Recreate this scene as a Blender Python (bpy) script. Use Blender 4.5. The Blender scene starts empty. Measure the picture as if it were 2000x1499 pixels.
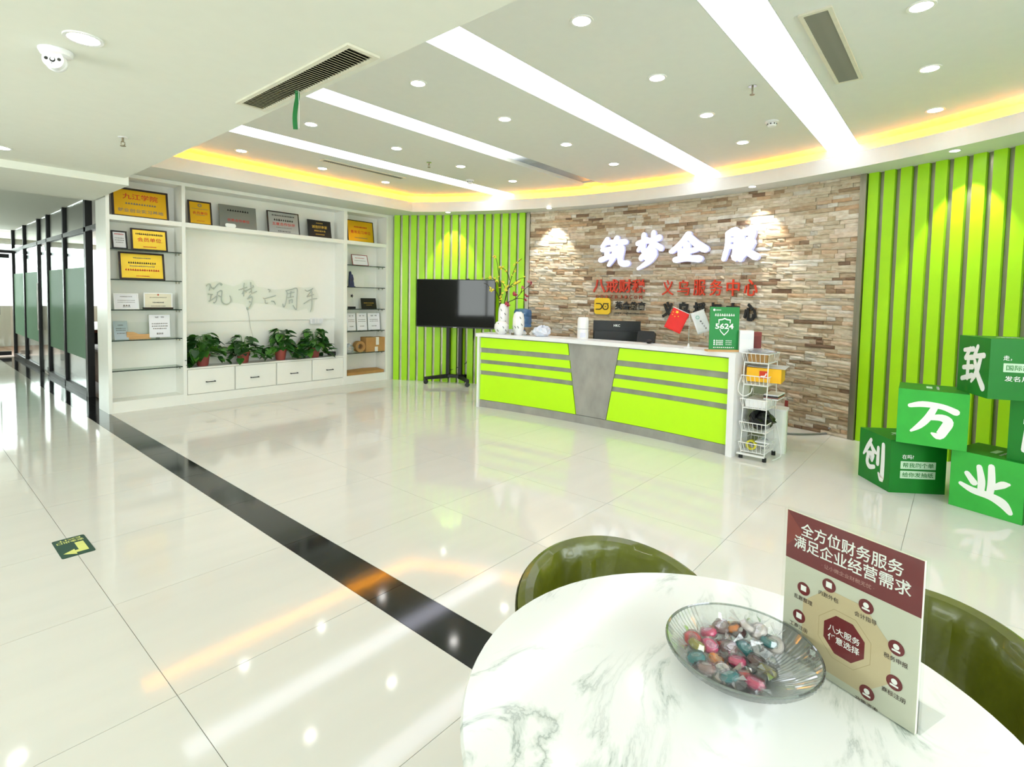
import bpy, bmesh, math, random
from math import sin, cos, pi, radians, sqrt, atan2, degrees, asin
from mathutils import Vector, Matrix
random.seed(7)
scn = bpy.context.scene
col = scn.collection

# ------------------------------------------------------------------ camera (solved from the photo's vanishing points)
FPX, YAW, PITCH, ROLL, CYP, CAMH = 1033.58, 0.70328, -0.05004, 0.019957, 635.0, 1.40
_F = Vector((cos(YAW)*cos(PITCH), sin(YAW)*cos(PITCH), sin(PITCH)))
_r0 = Vector((sin(YAW), -cos(YAW), 0)); _u0 = _r0.cross(_F)
_R = cos(ROLL)*_r0 + sin(ROLL)*_u0
_U = -sin(ROLL)*_r0 + cos(ROLL)*_u0
cam = bpy.data.cameras.new('camera'); camo = bpy.data.objects.new('camera', cam); col.objects.link(camo)
cam.sensor_width = 36; cam.lens = FPX/2000*36; cam.shift_y = -(749.5-CYP)/2000; cam.clip_start = 0.02
camo.matrix_world = Matrix(((_R.x, _U.x, -_F.x, 0), (_R.y, _U.y, -_F.y, 0), (_R.z, _U.z, -_F.z, CAMH), (0, 0, 0, 1)))
scn.camera = camo

# ------------------------------------------------------------------ world, window daylight, exposure
w = bpy.data.worlds.new('overcast_daylight'); scn.world = w; w.use_nodes = True
w.node_tree.nodes['Background'].inputs[0].default_value = (0.93, 0.97, 1.0, 1)
w.node_tree.nodes['Background'].inputs[1].default_value = 2.2
vs = scn.view_settings
vs.view_transform = 'Standard'; vs.look = 'None'; vs.exposure = 0.44; vs.gamma = 1.0; vs.use_curve_mapping = False
def area_light(name, loc, rot, sx, sy, watts, color=(1, 1, 1)):
    l = bpy.data.lights.new(name, 'AREA'); l.shape = 'RECTANGLE'; l.size = sx; l.size_y = sy; l.energy = watts; l.color = color
    o = bpy.data.objects.new(name, l); o.location = loc; o.rotation_euler = rot; col.objects.link(o); return o
# daylight just outside each window; the front window and lamp are added fill
area_light('fill_light_front', (0.2, -3.62, 1.62), (radians(90), 0, 0), 5.0, 1.7, 165, (0.93, 0.95, 1))
area_light('daylight_window_left', (-3.24, 4.0, 1.62), (0, radians(-90), 0), 1.7, 2.8, 95, (1, 0.99, 0.99))
area_light('daylight_window_end', (1.6, 17.75, 1.75), (radians(-90), 0, 0), 8.4, 1.6, 300, (1, 1, 1))

# ------------------------------------------------------------------ pixel helpers (a pixel is only a direction)
def ray(x, y): return _F + (x-1000)/FPX*_R - (y-CYP)/FPX*_U
CO = Vector((0, 0, CAMH))
def pz(x, y, z=0.0):
    d = ray(x, y); return CO + d*((z-CAMH)/d.z)
def pY(x, y, Y):
    d = ray(x, y); return CO + d*(Y/d.y)
def pX(x, y, X):
    d = ray(x, y); return CO + d*(X/d.x)
def pcyl(x, y, C, R):
    d = ray(x, y); a = d.x**2+d.y**2; b = -2*(d.x*C[0]+d.y*C[1]); c = C[0]**2+C[1]**2-R*R
    return CO + d*((-b+sqrt(b*b-4*a*c))/(2*a))
def pdepth(x, y, base):
    d = ray(x, y); return CO + d*(((Vector(base)-CO).dot(_F))/d.dot(_F))

# ------------------------------------------------------------------ materials
def lin(c):
    return tuple(((v/255)/12.92 if v/255 <= .04045 else ((v/255+.055)/1.055)**2.4) for v in c)
MATS = {}
def mat(name, rgb, rough=.5, metal=0.0, var=.06, scale=12.0, bump=0.0, bscale=None, spec=.5, emit=None, es=0.0, coat=0.0, stretch=None):
    if name in MATS: return MATS[name]
    m = bpy.data.materials.new(name); m.use_nodes = True; MATS[name] = m
    nt = m.node_tree; N = nt.nodes; L = nt.links; b = N['Principled BSDF']
    c = lin(rgb)
    b.inputs['Roughness'].default_value = rough; b.inputs['Metallic'].default_value = metal
    b.inputs['Specular IOR Level'].default_value = spec; b.inputs['Coat Weight'].default_value = coat
    tc = N.new('ShaderNodeTexCoord'); src = tc.outputs['Object']
    if stretch:
        mp = N.new('ShaderNodeMapping'); mp.inputs['Scale'].default_value = stretch; L.new(src, mp.inputs[0]); src = mp.outputs[0]
    nz = N.new('ShaderNodeTexNoise'); nz.inputs['Scale'].default_value = scale; nz.inputs['Detail'].default_value = 3; L.new(src, nz.inputs['Vector'])
    rp = N.new('ShaderNodeValToRGB'); L.new(nz.outputs['Fac'], rp.inputs[0])
    rp.color_ramp.elements[0].position = .3; rp.color_ramp.elements[1].position = .7
    rp.color_ramp.elements[0].color = tuple(min(1, v*(1-var)) for v in c)+(1,)
    rp.color_ramp.elements[1].color = tuple(min(1, v*(1+var)) for v in c)+(1,)
    L.new(rp.outputs[0], b.inputs['Base Color'])
    if bump:
        bn = N.new('ShaderNodeBump'); bn.inputs['Strength'].default_value = bump; bn.inputs['Distance'].default_value = .01
        n2 = N.new('ShaderNodeTexNoise'); n2.inputs['Scale'].default_value = bscale or scale*4; L.new(src, n2.inputs['Vector'])
        L.new(n2.outputs['Fac'], bn.inputs['Height']); L.new(bn.outputs[0], b.inputs['Normal'])
    if emit:
        b.inputs['Emission Color'].default_value = lin(emit)+(1,); b.inputs['Emission Strength'].default_value = es
    return m
def emis(name, rgb, s):
    if name in MATS: return MATS[name]
    m = bpy.data.materials.new(name); m.use_nodes = True; MATS[name] = m
    N = m.node_tree.nodes; N.clear(); o = N.new('ShaderNodeOutputMaterial'); e = N.new('ShaderNodeEmission')
    e.inputs[0].default_value = lin(rgb)+(1,); e.inputs[1].default_value = s; m.node_tree.links.new(e.outputs[0], o.inputs[0]); return m
def sheet(name, tint, gloss=.1, rough=.03, frost=0.0, frost_rgb=(255, 255, 255), fres=.6, tr=.5):
    """thin clear or frosted sheet: transparent + a little mirror (+ diffuse/translucent haze)"""
    if name in MATS: return MATS[name]
    m = bpy.data.materials.new(name); m.use_nodes = True; MATS[name] = m
    N = m.node_tree.nodes; L = m.node_tree.links; N.clear(); o = N.new('ShaderNodeOutputMaterial')
    t = N.new('ShaderNodeBsdfTransparent'); t.inputs[0].default_value = lin(tint)+(1,)
    g = N.new('ShaderNodeBsdfGlossy'); g.inputs['Roughness'].default_value = rough
    fr = N.new('ShaderNodeFresnel'); fr.inputs[0].default_value = 1.35
    ad = N.new('ShaderNodeMath'); ad.operation = 'MULTIPLY_ADD'; ad.inputs[1].default_value = fres; ad.inputs[2].default_value = gloss; ad.use_clamp = True; L.new(fr.outputs[0], ad.inputs[0])
    base = t.outputs[0]
    if frost:
        d = N.new('ShaderNodeBsdfDiffuse'); d.inputs[0].default_value = lin(frost_rgb)+(1,)
        tl = N.new('ShaderNodeBsdfTranslucent'); tl.inputs[0].default_value = lin(frost_rgb)+(1,)
        a = N.new('ShaderNodeMixShader'); a.inputs[0].default_value = tr; L.new(d.outputs[0], a.inputs[1]); L.new(tl.outputs[0], a.inputs[2])
        x = N.new('ShaderNodeMixShader'); x.inputs[0].default_value = frost; L.new(base, x.inputs[1]); L.new(a.outputs[0], x.inputs[2]); base = x.outputs[0]
    mx = N.new('ShaderNodeMixShader'); L.new(ad.outputs[0], mx.inputs[0]); L.new(base, mx.inputs[1]); L.new(g.outputs[0], mx.inputs[2]); L.new(mx.outputs[0], o.inputs[0]); return m

M_CEIL = mat('ceiling_paint', (228, 230, 224), .8, var=.01)
M_CEILL = mat('low_ceiling_paint', (232, 233, 220), .8, var=.01)
M_WALL = mat('wall_paint', (236, 236, 228), .75, var=.01)
M_CAB = mat('cabinet_white_lacquer', (242, 242, 234), .35, var=.008)
M_LIME = mat('lime_lacquer', (164, 226, 0), .38, var=.03, scale=5)
M_LIMED = mat('lime_desk_laminate', (192, 250, 0), .42, var=.015, scale=4)
M_STEEL = mat('brushed_steel', (152, 149, 132), .34, .85, var=.12, scale=6, stretch=(6, 6, .5))
M_GREYL = mat('grey_concrete_laminate', (158, 157, 150), .45, .15, var=.14, scale=7, stretch=(1, 1, .6))
M_BLACKM = mat('black_metal', (18, 18, 20), .45)
M_BLACKP = mat('black_plastic', (14, 15, 17), .4)
M_WHITEP = mat('white_plastic', (240, 240, 240), .35, var=.01)
M_DARKF = mat('dark_wood_frame', (38, 22, 18), .35, var=.15)
M_GRANITE = mat('black_granite', (22, 23, 26), .08, var=.35, scale=180)
M_WIRE = mat('white_coated_wire', (238, 238, 234), .35, var=.01)
M_INKW = mat('white_ink', (248, 250, 246), .6, var=.01)
M_INKK = mat('black_ink', (24, 22, 20), .6, var=.05)
M_INKR = mat('red_ink', (196, 44, 22), .6, var=.05)
M_INKG = mat('grey_ink', (120, 118, 112), .7, var=.05)
M_GOLDI = mat('gold_ink', (214, 178, 70), .4, var=.05)
M_GLASS = sheet('clear_glass', (247, 251, 249), .02)
M_SHELFG = sheet('shelf_glass', (242, 249, 245), .04)
M_ACRYL = sheet('clear_acrylic', (253, 254, 253), .012, fres=.12)
M_EDGE = mat('dark_glass_edge', (30, 44, 42), .2)
M_CARD = mat('cardboard', (176, 134, 78), .8, var=.08, scale=8)

# floor tile: polished ivory porcelain with faint long veins
def tile_mat():
    m = mat('polished_ivory_tile', (224, 222, 214), .07, var=.02, scale=2.5, stretch=(.6, 3, 1), spec=.5); return m
M_TILE = tile_mat()
def marble():
    m = bpy.data.materials.new('white_marble_grey_veins'); m.use_nodes = True; nt = m.node_tree; N = nt.nodes; L = nt.links; b = N['Principled BSDF']
    b.inputs['Roughness'].default_value = .12
    tc = N.new('ShaderNodeTexCoord'); mp = N.new('ShaderNodeMapping'); mp.inputs['Rotation'].default_value = (0, 0, 2.45); mp.inputs['Scale'].default_value = (2.6, 5.6, 1); mp.inputs['Location'].default_value = (.9, .35, 0); L.new(tc.outputs['Object'], mp.inputs[0])
    n = N.new('ShaderNodeTexNoise'); n.inputs['Scale'].default_value = 1.1; n.inputs['Detail'].default_value = 7; n.inputs['Roughness'].default_value = .62; n.inputs['Distortion'].default_value = .9; L.new(mp.outputs[0], n.inputs['Vector'])
    s = N.new('ShaderNodeMath'); s.operation = 'SUBTRACT'; s.inputs[1].default_value = .5; L.new(n.outputs['Fac'], s.inputs[0])
    a = N.new('ShaderNodeMath'); a.operation = 'ABSOLUTE'; L.new(s.outputs[0], a.inputs[0])
    r = N.new('ShaderNodeValToRGB'); L.new(a.outputs[0], r.inputs[0]); e = r.color_ramp.elements
    e[0].position = 0; e[0].color = lin((172, 182, 178))+(1,); e[1].position = .045; e[1].color = lin((243, 244, 243))+(1,)
    x = e.new(.012); x.color = lin((216, 222, 218))+(1,)
    n2 = N.new('ShaderNodeTexNoise'); n2.inputs['Scale'].default_value = .8; L.new(mp.outputs[0], n2.inputs['Vector'])
    r2 = N.new('ShaderNodeValToRGB'); L.new(n2.outputs['Fac'], r2.inputs[0]); r2.color_ramp.elements[0].position = .46; r2.color_ramp.elements[1].position = .6
    mx = N.new('ShaderNodeMix'); mx.data_type = 'RGBA'; L.new(r2.outputs[0], mx.inputs[0]); mx.inputs[6].default_value = lin((243, 244, 243))+(1,); L.new(r.outputs[0], mx.inputs[7])
    L.new(mx.outputs[2], b.inputs['Base Color']); MATS['marble'] = m; return m
M_MARBLE = marble()
def stone_mat():
    m = bpy.data.materials.new('split_ledger_stone'); m.use_nodes = True; nt = m.node_tree; N = nt.nodes; L = nt.links; b = N['Principled BSDF']
    b.inputs['Roughness'].default_value = .8
    at = N.new('ShaderNodeAttribute'); at.attribute_name = 'tone'
    r = N.new('ShaderNodeValToRGB'); L.new(at.outputs['Fac'], r.inputs[0]); e = r.color_ramp.elements
    stops = [(0, (124, 98, 78)), (.08, (170, 146, 116)), (.25, (202, 186, 158)), (.4, (216, 206, 182)), (.55, (194, 180, 154)), (.68, (230, 222, 204)), (.82, (202, 170, 134)), (.92, (238, 234, 222)), (1, (178, 170, 154))]
    e[0].position, e[0].color = 0, lin(stops[0][1])+(1,); e[1].position, e[1].color = 1, lin(stops[-1][1])+(1,)
    for p, c in stops[1:-1]:
        q = e.new(p); q.color = lin(c)+(1,)
    tc = N.new('ShaderNodeTexCoord'); mp = N.new('ShaderNodeMapping'); mp.inputs['Scale'].default_value = (1, 1, 2.2); L.new(tc.outputs['Object'], mp.inputs[0])
    n = N.new('ShaderNodeTexNoise'); n.inputs['Scale'].default_value = 16; n.inputs['Detail'].default_value = 5; L.new(mp.outputs[0], n.inputs['Vector'])
    r2 = N.new('ShaderNodeValToRGB'); L.new(n.outputs['Fac'], r2.inputs[0]); r2.color_ramp.elements[0].position = .35; r2.color_ramp.elements[0].color = (.62, .52, .43, 1); r2.color_ramp.elements[1].position = .62; r2.color_ramp.elements[1].color = (1, 1, 1, 1)
    mx = N.new('ShaderNodeMix'); mx.data_type = 'RGBA'; mx.blend_type = 'MULTIPLY'; mx.inputs[0].default_value = .5; L.new(r.outputs[0], mx.inputs[6]); L.new(r2.outputs[0], mx.inputs[7]); L.new(mx.outputs[2], b.inputs['Base Color'])
    bn = N.new('ShaderNodeBump'); bn.inputs['Strength'].default_value = .5; bn.inputs['Distance'].default_value = .01; L.new(n.outputs['Fac'], bn.inputs['Height']); L.new(bn.outputs[0], b.inputs['Normal'])
    MATS['stone'] = m; return m
M_STONE = stone_mat()

# ------------------------------------------------------------------ mesh building
def tag(o, label=None, cat=None, group=None, kind=None):
    if label: o['label'] = label
    if cat: o['category'] = cat
    if group: o['group'] = group
    if kind: o['kind'] = kind
    return o
def thing(name, label, cat, loc=(0, 0, 0), rz=0.0, group=None, M=None):
    o = bpy.data.objects.new(name, None); col.objects.link(o); o.empty_display_size = .1
    if M is not None: o.matrix_world = M
    else: o.location = loc; o.rotation_euler = (0, 0, rz)
    return tag(o, label, cat, group)
def copy_tree(o, parent=None):
    c = o.copy(); col.objects.link(c); c.parent = parent
    for ch in list(o.children): copy_tree(ch, c)
    return c
class MB:
    def __init__(s): s.v = []; s.f = []
    def add(s, vs_, fs, M=None):
        b = len(s.v)
        s.v += [tuple(M @ Vector(p)) if M is not None else tuple(p) for p in vs_]
        s.f += [tuple(b+i for i in f) for f in fs]; return s
    def box(s, x0, x1, y0, y1, z0, z1, M=None):
        return s.add([(x0, y0, z0), (x1, y0, z0), (x1, y1, z0), (x0, y1, z0), (x0, y0, z1), (x1, y0, z1), (x1, y1, z1), (x0, y1, z1)],
                     [(0, 3, 2, 1), (4, 5, 6, 7), (0, 1, 5, 4), (1, 2, 6, 5), (2, 3, 7, 6), (3, 0, 4, 7)], M)
    def prism(s, poly, z0, z1, M=None):
        n = len(poly)
        a = sum(poly[i][0]*poly[(i+1) % n][1]-poly[(i+1) % n][0]*poly[i][1] for i in range(n))
        if a < 0: poly = poly[::-1]
        vs_ = [(p[0], p[1], z0) for p in poly]+[(p[0], p[1], z1) for p in poly]
        return s.add(vs_, [tuple(range(n-1, -1, -1)), tuple(range(n, 2*n))]+[(i, (i+1) % n, n+(i+1) % n, n+i) for i in range(n)], M)
    def rbox(s, w, h, r, z0, z1, M=None, cx=0, cy=0, n=5):
        p = []
        for (sx, sy, a0) in ((1, 1, 0), (-1, 1, pi/2), (-1, -1, pi), (1, -1, 1.5*pi)):
            for k in range(n+1):
                a = a0+pi/2*k/n; p.append((cx+sx*(w/2-r)+r*cos(a), cy+sy*(h/2-r)+r*sin(a)))
        return s.prism(p, z0, z1, M)
    def lathe(s, prof, n=24, M=None, a0=0, a1=2*pi, flute=0, nf=0):
        full = abs(a1-a0-2*pi) < 1e-6; m = n if full else n+1; vs_ = []; fs = []
        for i in range(m):
            a = a0+(a1-a0)*i/n; k = 1+flute*(1 if i % 2 else -1) if flute else 1
            for (r, z) in prof: vs_.append((r*k*cos(a), r*k*sin(a), z))
        q = len(prof)
        for i in range(n):
            j = (i+1) % m
            for k in range(q-1): fs.append((i*q+k, j*q+k, j*q+k+1, i*q+k+1))
        if full and prof[0][0] > 1e-6 and False: pass
        return s.add(vs_, fs, M)
    def disc(s, r, z, n=24, M=None, up=True):
        vs_ = [(r*cos(2*pi*i/n), r*sin(2*pi*i/n), z) for i in range(n)]
        return s.add(vs_, [tuple(range(n)) if up else tuple(range(n-1, -1, -1))], M)
    def cyl(s, r, z0, z1, n=20, M=None, r1=None):
        r1 = r if r1 is None else r1
        vs_ = [(r*cos(2*pi*i/n), r*sin(2*pi*i/n), z0) for i in range(n)]+[(r1*cos(2*pi*i/n), r1*sin(2*pi*i/n), z1) for i in range(n)]
        return s.add(vs_, [tuple(range(n-1, -1, -1)), tuple(range(n, 2*n))]+[(i, (i+1) % n, n+(i+1) % n, n+i) for i in range(n)], M)
    def tube(s, pts, r, n=8, M=None, r1=None, closed=False):
        pts = [Vector(p) for p in pts]; m = len(pts); vs_ = []; fs = []
        prev = None
        for i, p in enumerate(pts):
            if closed: t = (pts[(i+1) % m]-pts[i-1])
            else: t = (pts[min(i+1, m-1)]-pts[max(i-1, 0)])
            t.normalize()
            ref = Vector((0, 0, 1)) if abs(t.z) < .9 else Vector((1, 0, 0))
            if prev is not None: ref = prev
            a = ref-t*ref.dot(t); a.normalize(); prev = a; b = t.cross(a)
            rr = r if r1 is None else r+(r1-r)*i/max(1, m-1)
            for k in range(n):
                an = 2*pi*k/n; vs_.append(tuple(p+a*rr*cos(an)+b*rr*sin(an)))
        for i in range(m if closed else m-1):
            for k in range(n):
                j = (i+1) % m; fs.append((i*n+k, i*n+(k+1) % n, j*n+(k+1) % n, j*n+k))
        if not closed: fs += [tuple(range(n-1, -1, -1)), tuple(range((m-1)*n, m*n))]
        return s.add(vs_, fs, M)
    def sphere(s, rx, ry, rz, c=(0, 0, 0), n=14, m=8, M=None):
        vs_ = []; fs = []
        for j in range(m+1):
            t = pi*j/m
            for i in range(n):
                a = 2*pi*i/n; vs_.append((c[0]+rx*sin(t)*cos(a), c[1]+ry*sin(t)*sin(a), c[2]+rz*cos(t)))
        for j in range(m):
            for i in range(n): fs.append((j*n+i, (j+1)*n+i, (j+1)*n+(i+1) % n, j*n+(i+1) % n))
        return s.add(vs_, fs, M)
    def arc_slab(s, C, R0, R1, pa, pb, z0, z1, n=12):
        """curved slab between radii R0<R1 about C, from angle pa to pb (degrees; each a number or (bottom, top))"""
        pa = pa if isinstance(pa, tuple) else (pa, pa); pb = pb if isinstance(pb, tuple) else (pb, pb); vs_ = []; fs = []
        for i in range(n+1):
            t = i/n; ab = radians(pa[0]+(pb[0]-pa[0])*t); at = radians(pa[1]+(pb[1]-pa[1])*t)
            for (R, a, z) in ((R0, ab, z0), (R1, ab, z0), (R1, at, z1), (R0, at, z1)): vs_.append((C[0]+R*cos(a), C[1]+R*sin(a), z))
        for i in range(n):
            for k in range(4): fs.append((i*4+k, i*4+(k+1) % 4, i*4+4+(k+1) % 4, i*4+4+k))
        fs += [(3, 2, 1, 0), (n*4, n*4+1, n*4+2, n*4+3)]
        return s.add(vs_, fs)
    def mesh(s, name, m, smooth=False):
        me = bpy.data.meshes.new(name); me.from_pydata(s.v, [], s.f)
        bm = bmesh.new(); bm.from_mesh(me); bmesh.ops.recalc_face_normals(bm, faces=bm.faces); bm.to_mesh(me); bm.free()
        if m: me.materials.append(m)
        if smooth:
            me.shade_smooth()
            try: me.set_sharp_from_angle(angle=radians(38))
            except Exception: pass
        return me
    def build(s, name, m, parent=None, smooth=False, kind=None, label=None, M=None, world=False):
        o = bpy.data.objects.new(name, s.mesh(name, m, smooth)); col.objects.link(o)
        if parent is not None:
            o.parent = parent
            if world: o.matrix_parent_inverse = parent.matrix_world.inverted() if parent.matrix_world != Matrix() else Matrix()
        if M is not None: o.matrix_local = M
        return tag(o, label, None, None, kind)
def frame(o, x, y, z=None):
    """matrix with origin o and the given axes"""
    x = Vector(x).normalized(); y = Vector(y); y = (y-x*y.dot(x)).normalized(); z = x.cross(y)
    return Matrix(((x.x, y.x, z.x, o[0]), (x.y, y.y, z.y, o[1]), (x.z, y.z, z.z, o[2]), (0, 0, 0, 1)))
def T(x, y, z): return Matrix.Translation((x, y, z))
def RX(a): return Matrix.Rotation(a, 4, 'X')
def RY(a): return Matrix.Rotation(a, 4, 'Y')
def RZ(a): return Matrix.Rotation(a, 4, 'Z')
def catmull(p, k=5):
    if len(p) < 3: return list(p)
    q = [p[0]]+list(p)+[p[-1]]; out = []
    for i in range(1, len(q)-2):
        for j in range(k):
            t = j/k
            out.append(tuple(.5*(2*b+(c-a)*t+(2*a-5*b+4*c-d)*t*t+(3*b-a-3*c+d)*t**3) for a, b, c, d in zip(q[i-1], q[i], q[i+1], q[i+2])))
    out.append(tuple(p[-1])); return out
_tc = {}
def glyphs(s, bold=0.0, depth=0.0):
    """the default font's glyph outlines as (verts, faces), centred, em = 1; first bbox size too"""
    k = (s, bold, depth)
    if k in _tc: return _tc[k]
    c = bpy.data.curves.new('t', 'FONT'); c.body = s; c.offset = bold; c.extrude = depth/2; c.resolution_u = 2
    o = bpy.data.objects.new('t', c); col.objects.link(o); bpy.context.view_layer.update()
    me = bpy.data.meshes.new_from_object(o.evaluated_get(bpy.context.evaluated_depsgraph_get()))
    vs_ = [tuple(v.co) for v in me.vertices]; fs = [tuple(p.vertices) for p in me.polygons]
    bpy.data.objects.remove(o); bpy.data.curves.remove(c); bpy.data.meshes.remove(me)
    x0, x1 = min(v[0] for v in vs_), max(v[0] for v in vs_); y0, y1 = min(v[1] for v in vs_), max(v[1] for v in vs_)
    vs_ = [(v[0]-(x0+x1)/2, v[1]-(y0+y1)/2, v[2]) for v in vs_]
    _tc[k] = (vs_, fs, x1-x0, y1-y0); return _tc[k]
def put_text(mb, s, M, w=None, h=None, bold=0.0, depth=0.0):
    """add lettering, fitted into w x h metres, centred on M's origin in its XY plane"""
    vs_, fs, tw, th = glyphs(s, bold, 0.0 if not depth else 1.0)
    sx = w/tw if w else h/th; sy = h/th if h else w/tw
    mb.add([(v[0]*sx, v[1]*sy, v[2]*depth) for v in vs_], fs, M); return mb
def text(parent, s, M, m, w=None, h=None, bold=0.0, depth=0.0, name='lettering'):
    return put_text(MB(), s, M, w, h, bold, depth).build(name, m, parent)
def stroke(mb, pts, wmul, M, depth, sx=1, sy=1):
    p = catmull(pts, 4); n = len(p); L = []; Rr = []
    for i in range(n):
        a = Vector(p[max(0, i-1)][:2]); b = Vector(p[min(n-1, i+1)][:2]); t = (b-a); t.normalize(); nn = Vector((-t.y, t.x))
        c = Vector(p[i][:2]); h = p[i][2]*wmul/2; L.append(c+nn*h); Rr.append(c-nn*h)
    def cap(c, d, h):
        a0 = atan2(d.y, d.x); return [Vector(c)+Vector((cos(a0+a), sin(a0+a)))*h for a in (pi/4, 0, -pi/4)]
    t1 = (Vector(p[-1][:2])-Vector(p[-2][:2])).normalized(); t0 = (Vector(p[0][:2])-Vector(p[1][:2])).normalized()
    out = L+cap(p[-1][:2], t1, p[-1][2]*wmul/2)+Rr[::-1]+cap(p[0][:2], t0, p[0][2]*wmul/2)
    mb.prism([(q.x*sx, q.y*sy) for q in out], 0, depth, M)
# brush-written characters: strokes of (x, y, width) in a unit square
BR = {
 '万': [[(.03, .80, .09), (.3, .87, .13), (.7, .85, .12), (.98, .74, .14)], [(.55, .82, .12), (.42, .52, .14), (.25, .28, .12), (.08, .12, .05)], [(.42, .52, .1), (.70, .56, .15), (.84, .46, .18), (.76, .24, .18), (.66, .07, .16), (.52, .12, .05)]],
 '业': [[(.36, .93, .1), (.42, .6, .13), (.42, .36, .12)], [(.60, 1.0, .11), (.62, .6, .13), (.60, .34, .12)], [(.12, .7, .1), (.27, .5, .13)], [(.95, .66, .06), (.84, .62, .14), (.68, .5, .1)], [(.0, .4, .08), (.25, .3, .13), (.6, .26, .15), (.85, .16, .18), (1.0, -.02, .1)]],
 '创': [[(.34, 1, .1), (.18, .75, .13), (0, .5, .06)], [(.32, .9, .08), (.46, .74, .13), (.6, .68, .08)], [(.2, .58, .1), (.46, .6, .12), (.42, .42, .1)], [(.24, .58, .1), (.2, .32, .12), (.32, .2, .12), (.54, .26, .1)], [(.7, .86, .1), (.7, .4, .12)], [(.92, 1, .12), (.93, .4, .14), (.9, .0, .14), (.76, .14, .06)]],
 '致': [[(.05, .86, .09), (.5, .92, .12)], [(.34, .92, .1), (.14, .66, .12)], [(.12, .66, .1), (.46, .7, .12)], [(.05, .4, .1), (.5, .46, .12)], [(.28, .68, .12), (.27, .15, .12)], [(.0, .1, .1), (.5, .24, .12)], [(.7, 1, .1), (.54, .7, .12)], [(.56, .74, .1), (1.0, .8, .12)], [(.88, .78, .1), (.72, .38, .14), (.48, .08, .06)], [(.6, .62, .1), (.76, .3, .14), (1.02, .0, .16)]],
 '能': [[(.25, .97, .1), (.08, .72, .1), (.42, .77, .1)], [(.38, .9, .08), (.5, .7, .12)], [(.12, .6, .1), (.08, .05, .1)], [(.12, .6, .1), (.42, .62, .12), (.43, .04, .12), (.33, .1, .06)], [(.14, .42, .08), (.4, .42, .1)], [(.14, .25, .08), (.4, .25, .1)], [(.92, .9, .08), (.64, .75, .12)], [(.62, 1, .12), (.61, .62, .12), (.74, .55, .12), (.97, .6, .1)], [(.9, .44, .08), (.65, .3, .12)], [(.62, .5, .12), (.61, .12, .12), (.74, .03, .13), (1.0, .1, .12)]],
 '企': [[(.5, 1.02, .12), (.3, .68, .13), (.0, .38, .11)], [(.5, .95, .11), (.7, .68, .15), (.98, .42, .17)], [(.46, .62, .13), (.46, .1, .13)], [(.5, .36, .12), (.74, .42, .12)], [(.28, .42, .11), (.28, .1, .11)], [(.15, .06, .15), (.45, .1, .14), (.82, .07, .17)]],
 '筑': [[(.24, 1, .11), (.05, .72, .1)], [(.15, .84, .1), (.42, .88, .12)], [(.62, 1.03, .12), (.46, .76, .11)], [(.56, .88, .11), (.95, .86, .13)], [(.72, .86, .1), (.78, .72, .12)], [(.05, .58, .1), (.44, .62, .12)], [(.24, .6, .12), (.23, .3, .12)], [(.0, .2, .13), (.25, .3, .12), (.45, .36, .1)], [(.55, .62, .12), (.50, .3, .13), (.32, .0, .08)], [(.55, .62, .12), (.82, .64, .13), (.76, .24, .13), (.84, .06, .15), (1.04, .05, .15)], [(.6, .42, .11), (.7, .32, .11)]],
 '梦': [[(.02, .74, .1), (.46, .84, .13)], [(.30, 1, .13), (.28, .52, .13)], [(.24, .74, .1), (.06, .52, .08)], [(.5, .80, .1), (.98, .90, .13)], [(.72, 1.05, .13), (.72, .52, .13)], [(.7, .76, .1), (.54, .56, .1)], [(.76, .72, .1), (1.06, .56, .13)], [(.48, .5, .12), (.2, .26, .12)], [(.4, .42, .11), (.80, .44, .14), (.6, .18, .13), (.08, -.08, .06)], [(.38, .3, .11), (.56, .2, .12)]],
 '服': [[(.12, .92, .12), (.12, .5, .12), (.0, .02, .1)], [(.12, .92, .12), (.42, .98, .13), (.42, .05, .13), (.3, .12, .06)], [(.14, .68, .1), (.38, .7, .1)], [(.14, .44, .1), (.38, .46, .1)], [(.58, .9, .12), (.92, 1.0, .14), (.9, .72, .13), (.78, .7, .07)], [(.58, .92, .13), (.57, .0, .13)], [(.6, .54, .11), (.94, .58, .13), (.8, .3, .13), (.6, .04, .09)], [(.66, .5, .1), (.82, .24, .14), (1.06, .06, .16)]],
}
def brush(mb, ch, M, w, h, depth, wmul=1.0):
    MM = M @ T(-w/2, -h/2, 0)
    for k, st in enumerate(BR[ch]): stroke(mb, st, wmul, MM, depth+k*.00025, w, h)
    return mb

# ------------------------------------------------------------------ layout constants (metres)
WC = (-.60, 2.97); WR = 7.40          # curved back wall
LC = (0.0, 3.05); LR = 6.50           # curved soffit lip
DC = (-5.03, 2.97); DR = 10.065       # reception desk arc
ZS, ZL, ZM = 2.735, 2.50, 3.00        # soffit, low ceiling, raised ceiling
CABY = 7.29
def wx(R, Y): return WC[0]+sqrt(R*R-(Y-WC[1])**2)
def wallM(phi, z, R):
    a = radians(phi); return frame((WC[0]+R*cos(a), WC[1]+R*sin(a), z), (sin(a), -cos(a), 0), (0, 0, 1))
def struct(o): o['kind'] = 'structure'; return o

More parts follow.
